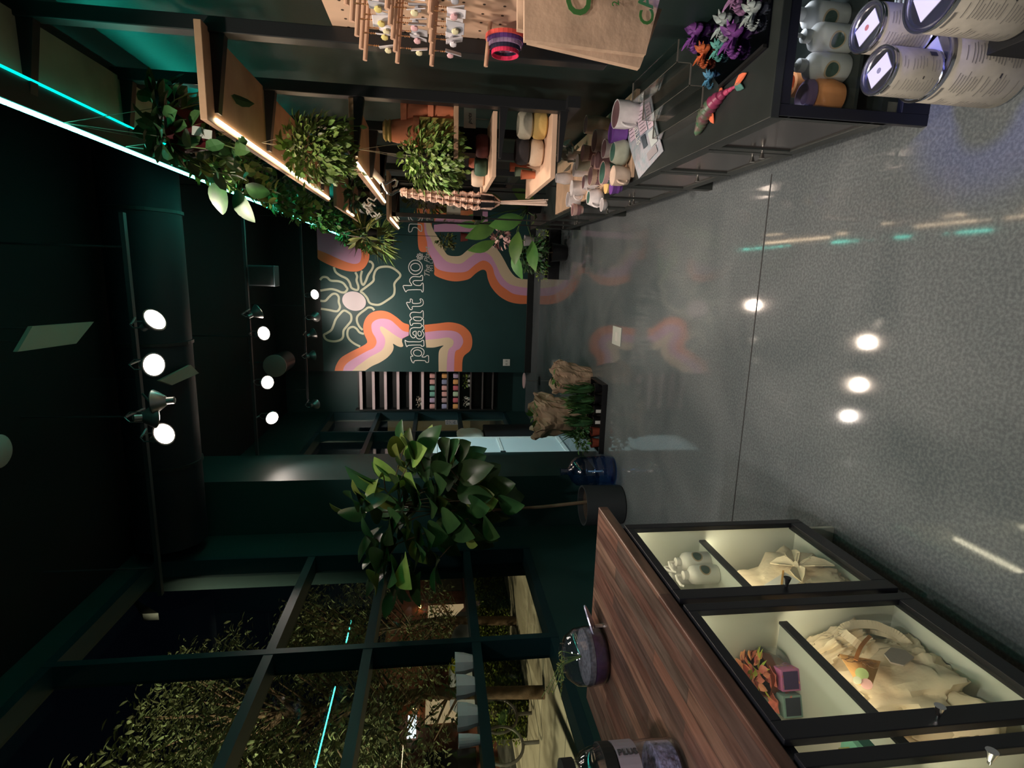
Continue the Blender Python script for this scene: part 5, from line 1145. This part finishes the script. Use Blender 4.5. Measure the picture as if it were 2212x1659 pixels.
# ------------------------------------------------------------------ big houseplant, water bottle and floor plants
random.seed(101)
ls = []
def yd(py): return 4.3 if py < 1130 else (3.95 if py < 1200 else 3.55)
spots = [(745,1098),(770,1080),(760,1115),(800,1035),(830,1020),(850,1050),(815,1060),(870,990),(865,950),(885,975),(880,1015),(905,965),(900,1000),(925,975),(940,1000),(960,990),(955,965),(980,965),(985,985),(1000,1000),(1010,1015),(1020,1000),(1030,1020),(1040,1035),(1050,1060),(1080,1065),(1090,1085),(1070,1100),(1050,1120),(1060,1140),(1030,1100),(1010,1070),(990,1040),(970,1030),(950,1045),(930,1030),(910,1050),(890,1060),(870,1080),(850,1100),(830,1090),(810,1110),(820,1150),(800,1160),(840,1140),(860,1150),(880,1120),(900,1100),(920,1080),(940,1090),(960,1080),(980,1100),(1000,1120),(980,1140),(1010,1150),(950,1130),(930,1150),(900,1160),(880,1180),(850,1190),(830,1190),(815,1220),(840,1230),(870,1215),(900,1200),(930,1190),(960,1175),(820,1260),(850,1265),(840,1290),(900,1250),(880,1240),(810,1200),(940,1220)]
cen = PY(930,1100,4.2)
for (px, py) in spots:
    for r_ in range(2):
        Y = yd(py)+rnd(-.25,.25); p = PY(px+rnd(-14,14), py+rnd(-14,14), Y)
        if p.x < -2.36: p.x = -2.36+rnd(0,.1)
        out = (p-cen); out.y = out.y-.35; out = out.normalized(); ls.append((p-out*.10, out*.8+Vector((rnd(-.5,.5), rnd(-.6,.2), rnd(-.5,.6))), (rnd(-.3,.3), -.6, .8), rnd(.7,1.15)))
bp = Vector((-1.93,4.35,0))
ft = thing('fiddle_leaf_fig', 'tall houseplant with thin bare trunk and huge crown of broad dark leaves', 'plant', bp)
MB().lathe([(.15,0),(.165,.01),(.172,.30),(.172,.345),(.155,.345),(.15,.30),(0,.30)], bp, 32).build('pot', mat('dark_planter',(.03,.035,.04),.5), ft, smooth=True)
MB().lathe([(0,.301),(.149,.301),(0,.315)], bp, 20).build('soil', m_soil, ft)
f = MB(); f2 = MB(); s_ = MB()
for i, (p, d, u_, k) in enumerate(ls): (f2 if i % 9 == 0 or (p.x > -1.80 and p.z > 1.75 and i % 2) else f).leaf(p, d, u_, .26*k, .20*k, rnd(.1,.6), fold=rnd(.05,.22), heart=True)  # paler leaves paint the lit upper crown; scattered others are simply paler
f.build('dark_leaves', m_leafd, ft, smooth=True, subd=1); f2.build('lit_tone_leaves', m_leafl, ft, smooth=True, subd=1)
tr = [bp+Vector((.03,0,.30)), bp+Vector((.0,-.01,.7)), bp+Vector((-.02,0,1.1)), bp+Vector((.0,0,1.5)), bp+Vector((.05,0,1.9))]; s_.tube(tr, .016, 9, .008)
for i in range(26):
    p = random.choice(ls)[0]; b0 = tr[random.randint(2,4)]; s_.tube([b0, b0*.5+p*.5+Vector((0,0,.05)), p], .005, 5)
s_.build('trunk', m_stem, ft, smooth=True)
# five gallon bottle
wj = Vector((-1.72,4.62,0)); t = thing('water_bottle', 'large empty translucent blue water bottle standing on the floor', 'water bottle', wj)
m_blue = glass('blue_plastic', (.30,.52,.88), 1.3, .12, .10)
MB().lathe([(0,.0),(.10,.0),(.128,.015),(.135,.04),(.135,.12),(.130,.13),(.135,.14),(.135,.20),(.130,.21),(.135,.22),(.135,.30),(.125,.345),(.09,.385),(.045,.41),(.03,.42),(.03,.47),(.034,.475),(.034,.49),(.026,.49)], wj, 36).build('bottle', m_blue, t, smooth=True)
MB().tube([wj+Vector((.05,-.137,.27)), wj+Vector((.055,-.155,.25)), wj+Vector((.055,-.155,.16)), wj+Vector((.05,-.137,.14))], .008, 8).build('handle', mat('pale_blue_plastic',(.18,.35,.65),.3), t, smooth=True)
for s in t.children: pass
# nursery tray with small plants and paper wrapped pots
nt_ = thing('nursery_tray', 'low black tray on the floor holding pots in front of the paper wrapped ones', 'tray', (-1.33,5.05,0))
b = MB(); b.box(-1.66,-.98,4.92,5.34,0,.012)
for a in ((-1.66,-.98,4.92,4.935),(-1.66,-.98,5.325,5.34),(-1.66,-1.645,4.935,5.325),(-.995,-.98,4.935,5.325)): b.box(*a,.012,.05)
b.build('tray', m_pot_black, nt_)
kinds = [(-1.58,5.03,m_leaf,mat('red_clay_pot',(.32,.07,.04),.6),'fern in a red pot nearest the blue bottle'),(-1.47,5.05,m_leafd,MATS['red_clay_pot'],'dark leafy plant in a red pot, second from the blue bottle'),(-1.36,5.03,m_leafd,m_pot_black,'dark strappy plant with a white plant label, third from the blue bottle'),(-1.25,5.03,m_leafd,m_pot_black,'dark strappy plant with a white plant label in the tray centre'),(-1.14,5.03,m_leafd,m_pot_black,'dark strappy plant next to the right end of the tray'),(-1.04,5.05,m_leafd,m_pot_black,'dark plant at the right end of the tray'),
 (-1.53,5.2,m_leafd,m_pot_black,'leafy plant in the back row near the blue bottle'),(-1.38,5.2,m_leafd,m_pot_black,'leafy plant in the middle of the back row of the tray'),(-1.22,5.2,m_leaf,m_pot_black,'leafy plant in the back row toward the right end'),(-1.08,5.2,m_leafd,m_pot_black,'leafy plant at the right end of the back row')]
for i, (x, y, ml, mp_, lb) in enumerate(kinds):
    random.seed(200+i); t = thing('potted_plant', lb, 'plant', (x,y,.0125), 'small plants in the nursery tray'); c = Vector((x,y,.0125)); make_pot(t, c, .050, .085, mp_)
    f = MB()
    if i in (0,1): clump(f, c+Vector((0,0,.17)), (.09,.07,.09), 110, .045, .025, tilt=.9)
    else:
        for k in range(34):
            a = rnd(0,2*PI); f.leaf(c+Vector((rnd(-.02,.02),rnd(-.02,.02),.08)), (math.cos(a)*.6, math.sin(a)*.6-.1, rnd(.6,1.6)), (math.cos(a),math.sin(a),.6), rnd(.14,.25), .034, rnd(.4,.9), fold=.1)
    f.build('foliage', ml, t)
    if i in (2,3): MB().box(x-.016,x+.016,y-.053,y-.051,.025,.085).build('plant_label', m_white, t)
def wrapped(c, r, h, label, seed):
    random.seed(seed); c = Vector(c); t = thing('paper_wrapped_pot', label, 'wrapped plant', c); b = MB(); n = 40; m_ = 14; vs = []; fs = []
    for i in range(m_+1):
        v_ = i/m_
        for j in range(n):
            a = 2*PI*j/n; rr = r*(.72+.42*v_)*(1+.16*noise.noise(Vector((math.cos(a)*3, math.sin(a)*3, v_*3+seed)))+.10*noise.noise(Vector((math.cos(a)*8, math.sin(a)*8, v_*6+seed)))*(1+v_))
            vs.append(c+Vector((rr*math.cos(a), rr*math.sin(a), v_*h*(1+(.16*noise.noise(Vector((math.cos(a)*2.5, math.sin(a)*2.5, seed))) if v_ > .7 else 0)))))
    for i in range(m_):
        for j in range(n): fs.append((i*n+j, i*n+(j+1)%n, (i+1)*n+(j+1)%n, (i+1)*n+j))
    b.add(vs, fs); b.build('kraft_wrap', m_kraft, t, solid=.003)
    MB().lathe([(0,h*.55),(r*.8,h*.55),(0,h*.6)], c, 16).build('soil', m_soil, t)
    f = MB(); clump(f, c+Vector((0,-.03,h*.92)), (r*.5,r*.4,h*.16), 24, .10, .05); f.build('foliage', m_leaf, t)
wrapped((-1.46,5.62,0), .21, .56, 'big crumpled brown paper wrapped pot behind the nursery tray', 5)
wrapped((-1.03,5.55,0), .155, .38, 'smaller brown paper wrapped pot at the right behind the tray', 9)
# white framed panel and folded cloth by the far windows
wp = thing('freestanding_board', 'tall white framed board catching teal light beside the dark pillar', 'panel', (-2.07,6.5,0)); m_wp = mat('gloss_white_board', (.72,.76,.76), .35)
MB().box(-2.10,-2.055,6.16,6.82,.01,1.64).build('board', m_wp, wp, bevel=.004)
b = MB(); b.box(-2.055,-2.045,6.16,6.82,.01,.06); b.box(-2.055,-2.045,6.16,6.82,1.59,1.64); b.box(-2.055,-2.045,6.16,6.20,.06,1.59); b.box(-2.055,-2.045,6.78,6.82,.06,1.59); b.box(-2.055,-2.045,6.20,6.78,.80,.84)
b.build('frame', m_white, wp, bevel=.003); MB().box(-2.05,-2.03,6.14,6.19,.79,.85).build('latch', m_dark, wp)
fc = thing('rolled_blanket', 'off-white folded blanket on the sill beyond the white panel', 'blanket', (-2.2,7.2,0)); 
MB().box(-2.36,-2.14,6.95,7.75,0,.93).build('sill_box', m_black, fc); lp = lump((-2.24,7.35,1.13), (.09,.36,.19), None, .08, 2.5, 21, pw=4); lp.build('blanket', mat('off_white_cloth',(.62,.57,.48),.85,bump=.2), fc, smooth=True)
sn = thing('window_sign', 'small white sticker sign on the far window glass', 'sign', PX(975,912,-2.40)); q = sn.location
MB().box(-2.405,-2.40,q.y-.14,q.y+.14,q.z-.10,q.z+.10).build('sheet', mat('white_sheet',(.55,.58,.62),.6), sn)
pt = MB(); random.seed(5)
for i in range(26): y = q.y-.12+rnd(0,.21); z = q.z-.085+rnd(0,.16); pt.box(-2.3995,-2.3985,y,y+.03,z,z+.012)
pt.build('print', mat('blue_grey_ink',(.10,.18,.25),.6), sn)
gr = thing('lit_frame', 'yellow green lit panel outside low in the far window', 'panel', (-3.2,9.2,.2)); MB().box(-3.3,-3.25,8.6,9.6,.0,.75).build('panel', mat('ochre_board',(.45,.38,.15),.7), gr)
# little round table
rt = thing('side_table', 'little round pale pink topped table on a thin rod by the baseboard', 'side table', (-1.55,8.35,0))
MB().lathe([(0,.235),(.12,.235),(.125,.245),(.12,.255),(0,.257)], (-1.60,8.35,0), 30).build('top', mat('pale_pink_top',(.78,.55,.58),.5), rt, smooth=True)
MB().cyl((-1.60,8.35,.008),(-1.60,8.35,.236),.006,n=8).build('rod', m_nickel, rt); MB().lathe([(0,0),(.07,0),(.07,.006),(0,.010)], (-1.60,8.35,0), 20).build('base', m_steel, rt)
# shelf rack in the alcove
rk = thing('wall_rack', 'dark wall rack of many narrow shelves with pale edges in the back alcove', 'shelf rack', (-2.0,9.5,.5))
lev = [780,807,833,860,887,913,939.5,965.5,990,1015.5,1041,1063]; m_ple = mat('pale_pink_edge',(.72,.58,.60),.5); zs = []
xa, xb = PY(900,803,9.45).x, PY(900,884,9.45).x
MB().box(xb,xa,9.60,9.62,PY(1075,840,9.45).z,PY(770,840,9.45).z).build('back_board', m_black, rk)
for i, v in enumerate(lev):
    z = PY(v,843,9.45).z; zs.append(z); MB().box(xb,xa,9.45,9.60,z-.018,z).build('shelf', m_black, rk); MB().box(xb,xa,9.438,9.45,z-.022,z+.024 if i < 6 else z+.004).build('shelf_edge', m_ple if i < 6 else mat('dark_edge',(.10,.09,.09),.5), rk)
MB().box(xb-.02,xb,9.44,9.60,zs[-1]-.05,zs[0]+.1).build('side', m_black, rk)
cl_ = dict(pink=(.75,.42,.40),teal=(.22,.50,.42),lav=(.52,.42,.60),orange=(.80,.42,.15),blue=(.28,.32,.48),mauve=(.50,.36,.38),mint=(.50,.68,.48),red=(.62,.16,.20),peri=(.38,.40,.62))
rowsx = [(6,['pink','pink','teal','teal','lav','pink']),(7,['orange','blue','pink','pink','mauve','peri']),(8,['lav','orange','red','mint','red','orange'])]
nmr = {6:'upper',7:'middle',8:'lower'}; ordn = ['rightmost','second from the right','third from the right','third from the left','second from the left','leftmost']
for li, cs_ in rowsx:
    for k, cn in enumerate(cs_):
        y_ = 812+13.2*k; p = PY(lev[li], y_, 9.50); s = .042
        t = MB().lathe([(s*.9,0),(s,.02),(s,.075),(s*.8,.088),(0,.088)], (p.x,9.51,zs[li]+.001), 16, sx=1.05, sy=.8)
        tag(t.build('yarn_cake', mat('yarn_'+cn, cl_[cn], .8, bump=.2), smooth=True), '%s yarn cake, %s on the %s coloured row of the alcove rack' % ({'lav':'lavender','peri':'periwinkle'}.get(cn, cn), ordn[k], nmr[li]), 'yarn', 'yarn cakes on the alcove rack')
for k, (y_, lv, cn, lb) in enumerate([(812,9,m_leafl,'bright green tiny plant at the right of the plant row in the rack'),(823,9,m_leafl,'bright green tiny plant second from the right in the rack'),(833,9,m_leafl,'bright green tiny plant just left of the two in the rack'),(862,9,mat('white_flower',(.70,.70,.62),.6),'small white flowering plant in the rack plant row'),(873,9,MATS['white_flower'],'small white flowering plant at the left end of the rack plant row'),(862,5,mat('cream_flower',(.72,.62,.52),.6),'small cream flower bunch on the lowest pale edged shelf'),(873,5,MATS['cream_flower'],'small cream flower bunch at the left end of the pale edged shelves')]):
    p = PY(lev[lv], y_, 9.50); t = thing('tiny_plant', lb, 'plant', (p.x,9.51,zs[lv]+.001), 'tiny plants on the alcove rack'); f = MB(); clump(f, (p.x,9.50,zs[lv]+.075), (.04,.035,.045), 26, .03, .022); f.build('foliage', cn, t); MB().cyl((p.x,9.51,zs[lv]+.001),(p.x,9.51,zs[lv]+.04),.025,.03,12).build('pot', m_white, t)
# ------------------------------------------------------------------ ceiling: rails, lamp heads, panels
m_rail = mat('dark_rail', (.03,.03,.035), .5)
for k, (Y, x0, x1, lb) in enumerate([(3.68,-2.2,.3,'nearest dark lighting rail carrying three lit heads'),(5.80,-2.3,.95,'middle dark lighting rail with two lit heads'),(8.12,-1.9,.9,'farthest dark lighting rail just before the mural')]):
    t = thing('lighting_rail', lb, 'lighting rail', ((x0+x1)/2,Y,3.44), 'lighting rails across the ceiling'); MB().box(x0,x1,Y-.017,Y+.017,3.44,3.465).build('rail', m_rail, t)
    for x in (x0+.2,(x0+x1)/2,x1-.2): MB().cyl((x,Y,3.465),(x,Y,ZC),.006,n=8).build('drop_rod', m_rail, t)
def head(px, aim, lit, label, dz=0):
    q = PZ(px[0], px[1], LZ+dz); d = (Vector(aim)-q).normalized(); t = thing('track_light', label, 'spotlight', q, 'spotlights on the ceiling rails'); Y = min((3.68,5.80,8.12), key=lambda a: abs(a-q.y))
    R = Vector((0,0,1)).rotation_difference(-d).to_matrix()
    MB().lathe([(.072,-.0),(.074,.006),(.060,.03),(.030,.07),(.022,.075),(.022,.115),(.012,.12)], q, 24, rot=R).build('lamp_body', mat('pewter_lamp', (.30,.29,.30), .35, metal=.8), t, smooth=True)
    MB().lathe([(0,-.014),(.045,-.008),(.069,.002)], q, 24, rot=R).build('lens', m_bulb if lit else mat('dull_lens',(.16,.15,.15),.25), t, smooth=True)
    b = MB(); sd = d.cross(Vector((0,0,1))); sd = sd.normalized() if sd.length > .05 else Vector((1,0,0)); top = Vector((q.x,Y,3.44)); j = q-d*.07
    b.tube([j+sd*.03, j+sd*.03+Vector((0,0,.07)), j+Vector((0,0,.10)), j-sd*.03+Vector((0,0,.07)), j-sd*.03], .004, 6); b.tube([j+Vector((0,0,.095)), top], .007, 8)
    b.build('yoke', MATS['pewter_lamp'], t, smooth=True)
ll = ['lit spotlight nearest the teal strip on the near rail','lit spotlight in the middle of the near rail','lit spotlight at the window end of the near rail','lit spotlight toward the mural on the middle rail','lit spotlight toward the windows on the middle rail','lit spotlight on the far rail beside the mural flower']
for (p, aim), lb in zip(LAMPS, ll): head(p, aim, True, lb)
bl_ = ['unlit-looking spotlight turned away toward the mural flower','unlit-looking spotlight third along the far rail','spotlight turned away, fourth along the far rail','spotlight turned away in front of the alcove rack','pinkish spotlight turned toward the far shelves on the middle rail','spotlight turned away toward the windows on the middle rail','upturned-looking spotlight beside the window end lit one']
for (p, aim), lb in zip(BACKS, bl_): head(p, aim, True, lb)
head((330,868), (-.9,3.2,5), False, 'dark spotlight edge-on between two lit ones, with a teal glint')
def hung(pts, z, lab, m):
    P = [PZ(a, b, z) for a, b in pts]; c = sum(P, Vector())/4; t = thing('ceiling_panel', lab, 'ceiling panel', c); MB().prism(P, (0,0,.02)).build('panel', m, t)
    for p in P[::2]: MB().cyl((p*.8+c*.2)+Vector((0,0,.02)), Vector(((p*.8+c*.2).x,(p*.8+c*.2).y,ZC)), .002, n=6).build('wire', m_rail, t)
m_pan = mat('tan_acoustic_panel', (.24,.21,.165), .8)
hung([(70,705),(203,695),(165,742),(38,760)], 3.55, 'tan rectangular panel hanging under the near ceiling', m_pan)
hung([(345,822),(412,788),(430,806),(372,832)], 3.55, 'tan panel hanging behind the middle lit spotlight', m_pan)
sp_ = thing('ceiling_speaker', 'pale round ceiling speaker cut by the photo edge', 'speaker', PZ(6,975,ZC-.02)); MB().lathe([(0,-.012),(.085,-.012),(.10,0),(0,0)], sp_.location+Vector((0,0,.018)), 28).build('grille', mat('pale_grille',(.45,.42,.38),.7), sp_, smooth=True)
bx_ = PZ(560,595,3.36); t = thing('wall_speaker', 'dark boxy loudspeaker hanging from the middle rail', 'speaker', bx_); MB().box(bx_.x-.10,bx_.x+.10,5.74,5.90,3.17,3.42).build('cabinet', mat('slate_cabinet',(.05,.06,.07),.5), t, bevel=.006); MB().box(bx_.x-.085,bx_.x+.085,5.732,5.74,3.185,3.405).build('grille', m_black, t); MB().cyl((bx_.x,5.82,3.42),(bx_.x,5.82,3.44),.012,n=8).build('mount', m_rail, t)
em = PY(395,1098,4.995); t = thing('emergency_light', 'small pale emergency light unit high on the pillar face', 'emergency light', em); MB().box(em.x-.075,em.x+.075,4.94,4.999,em.z-.04,em.z+.06).build('housing', mat('dull_white',(.42,.42,.40),.6), t, bevel=.008)
for s in (-.04,.04): MB().cyl((em.x+s,4.945,em.z-.045),(em.x+s,4.925,em.z-.06),.02,.026,14).build('lamp', m_white, t, smooth=True)
pp_ = PX(345,1018,-1.895); t = thing('wall_switch', 'slim pale plate high on the side face of the pillar', 'switch', pp_); MB().box(-1.8995,-1.892,pp_.y-.035,pp_.y+.035,pp_.z-.06,pp_.z+.06).build('plate', MATS['dull_white'], t)
dc_ = thing('air_duct', 'big blue-black air duct crossing under the dark ceiling', 'duct', (-.7,4.7,3.7)); MB().cyl((-2.3,4.72,3.84),(.9,4.72,3.84),.27,n=36).build('duct', m_navy, dc_, smooth=True)
for x in (-1.6,-.6,.4): MB().lathe([(.272,-.015),(.282,-.012),(.282,.012),(.272,.015)], (x,4.72,3.84), 36, rot=Matrix.Rotation(PI/2,3,'Y')).build('seam_band', m_black, dc_)
dc2 = thing('air_duct', 'round duct end with a pinkish rim between the middle and far rails', 'duct', (-1.2,6.6,3.6)); q = PZ(622,778,3.7); MB().cyl((q.x,q.y-.5,3.74),(q.x,q.y,3.74),.14,n=28).build('duct', m_black, dc2, smooth=True); MB().lathe([(.14,-.02),(.15,-.015),(.15,.015),(.14,.02)], (q.x,q.y-.5,3.74), 28, rot=Matrix.Rotation(PI/2,3,'X')).build('rim', mat('pink_grey_rim',(.30,.22,.20),.5), dc2, smooth=True)
MB().cyl((q.x,q.y-.25,3.88),(q.x,q.y-.25,ZC),.01,n=8).build('hanger', m_rail, dc2)
# ------------------------------------------------------------------ outdoors through the windows, at night
m_pave = mat('pale_concrete_pavement', (.40,.35,.26), .85, var=.15, vscale=2, bump=.1)
m_asph = mat('asphalt', (.10,.095,.08), .9, var=.2, vscale=3)
struct(MB().box(-60,-2.6,-10,60,-.25,-.12).build('ground', m_asph))
struct(MB().box(-9.6,-2.6,-10,40,-.12,-.09).build('pavement', m_pave))
struct(MB().box(-9.75,-9.6,-10,40,-.12,-.03).build('kerb', m_pave))
jn_ = MB()
for y in np.arange(0,16,1.5): jn_.box(-9.6,-2.62,y,y+.02,-.0895,-.0885)
struct(jn_.build('pavement_joints', m_asph))
# white pots on the window rail
for k, (px, lb) in enumerate([(1440,'white faceted pot with a yellow flower on the window rail'),(1490,'second plain white pot along the window rail'),(1555,'third white pot along the window rail, larger and ribbed'),(1608,'fourth small white cup nearest the frame edge on the window rail')]):
    q = PX(1012, px, -2.50); c = Vector((-2.475, q.y, 1.3605)); t = thing('window_pot', lb, 'pot', c, 'white pots on the window rail'); s = [1,1,1.05,.5][k]
    MB().lathe([(.048*s,0),(.05*s,.003),(.066*s,.06),(.072*s,.115),(.066*s,.115),(.058*s,.06),(0,.05)], c, 8 if k < 3 else 16).build('pot', mat('cool_white_pot',(.80,.80,.88),.5), t)
    if k == 0:
        f = MB(); clump(f, c+Vector((0,.0,.14)), (.02,.02,.03), 14, .05, .02); f.build('flower', mat('yellow_flower',(.85,.70,.03),.5), t)
    elif k < 3:
        f = MB(); clump(f, c+Vector((0,0,.13)), (.04,.03,.03), 24, .05, .02); f.build('foliage', m_leafo, t)
# trees and shrubs
m_bark = mat('bark', (.16,.10,.06), .9, var=.3, vscale=12, bump=.5)
m_nd = mat('night_tree_leaf', (.09,.12,.05), .75, var=.4, vscale=3, rand=.6, col2=(.20,.22,.10))
def tree(c, h, rad, n, label, L=.12, seed=1, trunk=.10, zb=None):
    random.seed(seed); c = Vector(c); t = thing('tree', label, 'tree', c, 'trees outside the windows'); f = MB(); s_ = MB()
    s_.tube([c, c+Vector((.05,.1,h*.35)), c+Vector((-.05,.0,h*.7)), c+Vector((0,0,h*.9))], trunk, 10, trunk*.3)
    for i in range(int(n/70)):
        a = rnd(0,2*PI); z = rnd(zb or h*.3, h); rr = rad*(1-.55*(z/h))*rnd(.5,1); e = c+Vector((math.cos(a)*rr, math.sin(a)*rr, z)); s_.tube([c+Vector((0,0,z*.8)), e], .022, 5, .006)
        for k in range(110):
            f.leaf(e+Vector((rnd(-.35,.35),rnd(-.35,.35),rnd(-.22,.22))), rdir(-.6,.3), (0,0,1), L*rnd(.6,1.2), L*.32, .2)
    f.build('crown', m_nd, t); s_.build('trunk', m_bark, t, smooth=True)
tree((-6.4,7.4,-.1), 5.6, 1.7, 6500, 'big leafy tree filling the upper near window panes', seed=3, zb=1.7)
tree((-5.4,4.6,-.1), 5.2, 1.5, 4500, 'leafy tree nearest the glass at the photo edge', seed=4, zb=2.0)
tree((-7.2,10.4,-.1), 4.6, 1.5, 4000, 'farther leafy tree behind the big houseplant', seed=5, zb=1.5)
tree((-10.8,9.4,-.1), 6, 1.9, 3500, 'distant tree across the street', seed=6, L=.28, zb=2.2)
def hedge(x0,x1,y0,y1,h,label,seed):
    random.seed(seed); t = thing('hedge', label, 'hedge', ((x0+x1)/2,(y0+y1)/2,-.1)); f = MB()
    MB().box(x0+.06,x1-.06,y0+.06,y1-.06,-.09,h-.08).build('core', mat('hedge_core',(.03,.04,.01),.9), t)
    for i in range(1800):
        p = Vector((rnd(x0,x1),rnd(y0,y1),rnd(-.05,h)))
        k = random.randint(0,3); 
        if k == 0: p.z = h
        elif k == 1: p.x = x1
        elif k == 2: p.y = y0
        f.leaf(p, rdir(-.3,1), (0,0,1), .08, .05, .2)
    f.build('foliage', mat('hedge_leaf',(.16,.20,.03),.6,var=.3,vscale=5,rand=.4), t)
q = PZ(1128,1440,-.1); hedge(q.x-.9,q.x,q.y-.9,q.y+.9,.75,'clipped box hedge block on the pavement outside',7)
q = PZ(1100,1290,-.1); hedge(q.x-.9,q.x,q.y-.4,q.y+1.6,.7,'farther yellow green clipped hedge outside',8)
q = PZ(1150,1540,-.1); t = thing('bike_rack', 'round steel hoop bike stand on the pavement outside', 'bike rack', q); b = MB()
b.tube([q+Vector((0,.38*math.cos(a),.62+.34*math.sin(a))) for a in [2*PI*i/28 for i in range(29)]], .025, 8); b.cyl(q+Vector((0,0,.0)), q+Vector((0,0,.30)), .03, n=10); b.build('hoop', mat('grey_steel',(.12,.11,.10),.5), t, smooth=True)
q = PZ(1165,1625,-.1); dup(t, q+Vector((.2,0,0)), 0, 'second round hoop bike stand nearer the photo edge outside')
t['group'] = 'bike stands'; 
# buildings across the street
m_brick = mat('red_brick', (.22,.075,.045), .85, var=.25, vscale=5)
bd = thing('brick_shop', 'red brick shop front with lit signs across the street', 'building', (-14,17,-.1)); MB().box(-20,-13,11,26,-.12,3.4).build('wall', m_brick, bd)
m_lit = emis('lit_window', (1,.66,.36), .35); m_sign = emis('white_lit_sign', (.85,.92,1), 1.6); m_amb = emis('amber_lamp', (1,.55,.2), 9)
random.seed(15)
for i in range(6): y = 11.8+i*2.3; MB().box(-12.99,-12.95,y,y+1.3,.5,1.9).build('window', m_lit if i % 2 else mat('dark_shop_window',(.03,.03,.03),.2), bd)
MB().box(-12.95,-12.9,13.6,14.4,2.15,2.4).build('sign_board', m_sign, bd)
for k in range(4): MB().lathe([(0,-.07),(.07,0),(0,.07)], (-12.85,12.0+k*2.6,2.2), 12).build('wall_lamp', m_amb, bd, smooth=True)
b4 = thing('cream_building', 'cream building wall lit warmly beyond the fence', 'building', (-9,26,-.1)); MB().box(-24,-4,27,30,-.12,4).build('wall', mat('cream_stucco',(.45,.38,.26),.8), b4); MB().box(-6.5,-5.6,26.95,27,.0,2.1).build('door', m_brick, b4)
for k in range(3): MB().box(-12-2.2*k,-11-2.2*k,26.95,27,.9,2.2).build('window', m_lit, b4)
cs2 = thing('white_van', 'small white car parked across the street', 'car', (-11.3,14.5,-.12)); b = MB(); b.prism([(-12.0,13.0,.12),(-12.0,16.6,.12),(-12.0,16.6,.62),(-12.0,15.9,.72),(-12.0,15.2,1.2),(-12.0,13.5,1.2),(-12.0,13.0,.75)], (1.6,0,0)); b.build('body', mat('white_car_paint',(.5,.5,.5),.3), cs2, bevel=.05)
for y in (13.7,15.8):
    for x in (-12.0,-10.4): MB().cyl((x-.08,y,.20),(x+.08,y,.20),.32,n=20).build('wheel', m_black, cs2, smooth=True)
# timber pergola outside, above the glass
pg = thing('timber_pergola', 'pale timber pergola posts and braces high outside the windows', 'pergola', (-3.6,3.2,0)); m_tim = mat('weathered_timber',(.10,.10,.09),.8,var=.2,vscale=6)
MB().box(-4.3,-2.7,-.5,10,4.6,4.75).build('beam', m_tim, pg) if 0 else None

for y in (1.2,3.1,4.3,5.6,7.0): MB().box(-3.85,-2.75,y-.03,y+.03,5.3,5.5).build('rafter', m_tim, pg)
MB().box(-3.70,-3.56,-1,9,5.15,5.3).build('beam', m_tim, pg)
for y in (3.1,5.6): MB().prism([(-3.68,y+.07,4.5),(-3.68,y+.07,4.65),(-3.68,y+.72,5.15),(-3.68,y+.58,5.15)], (.08,0,0)).build('brace', m_tim, pg)
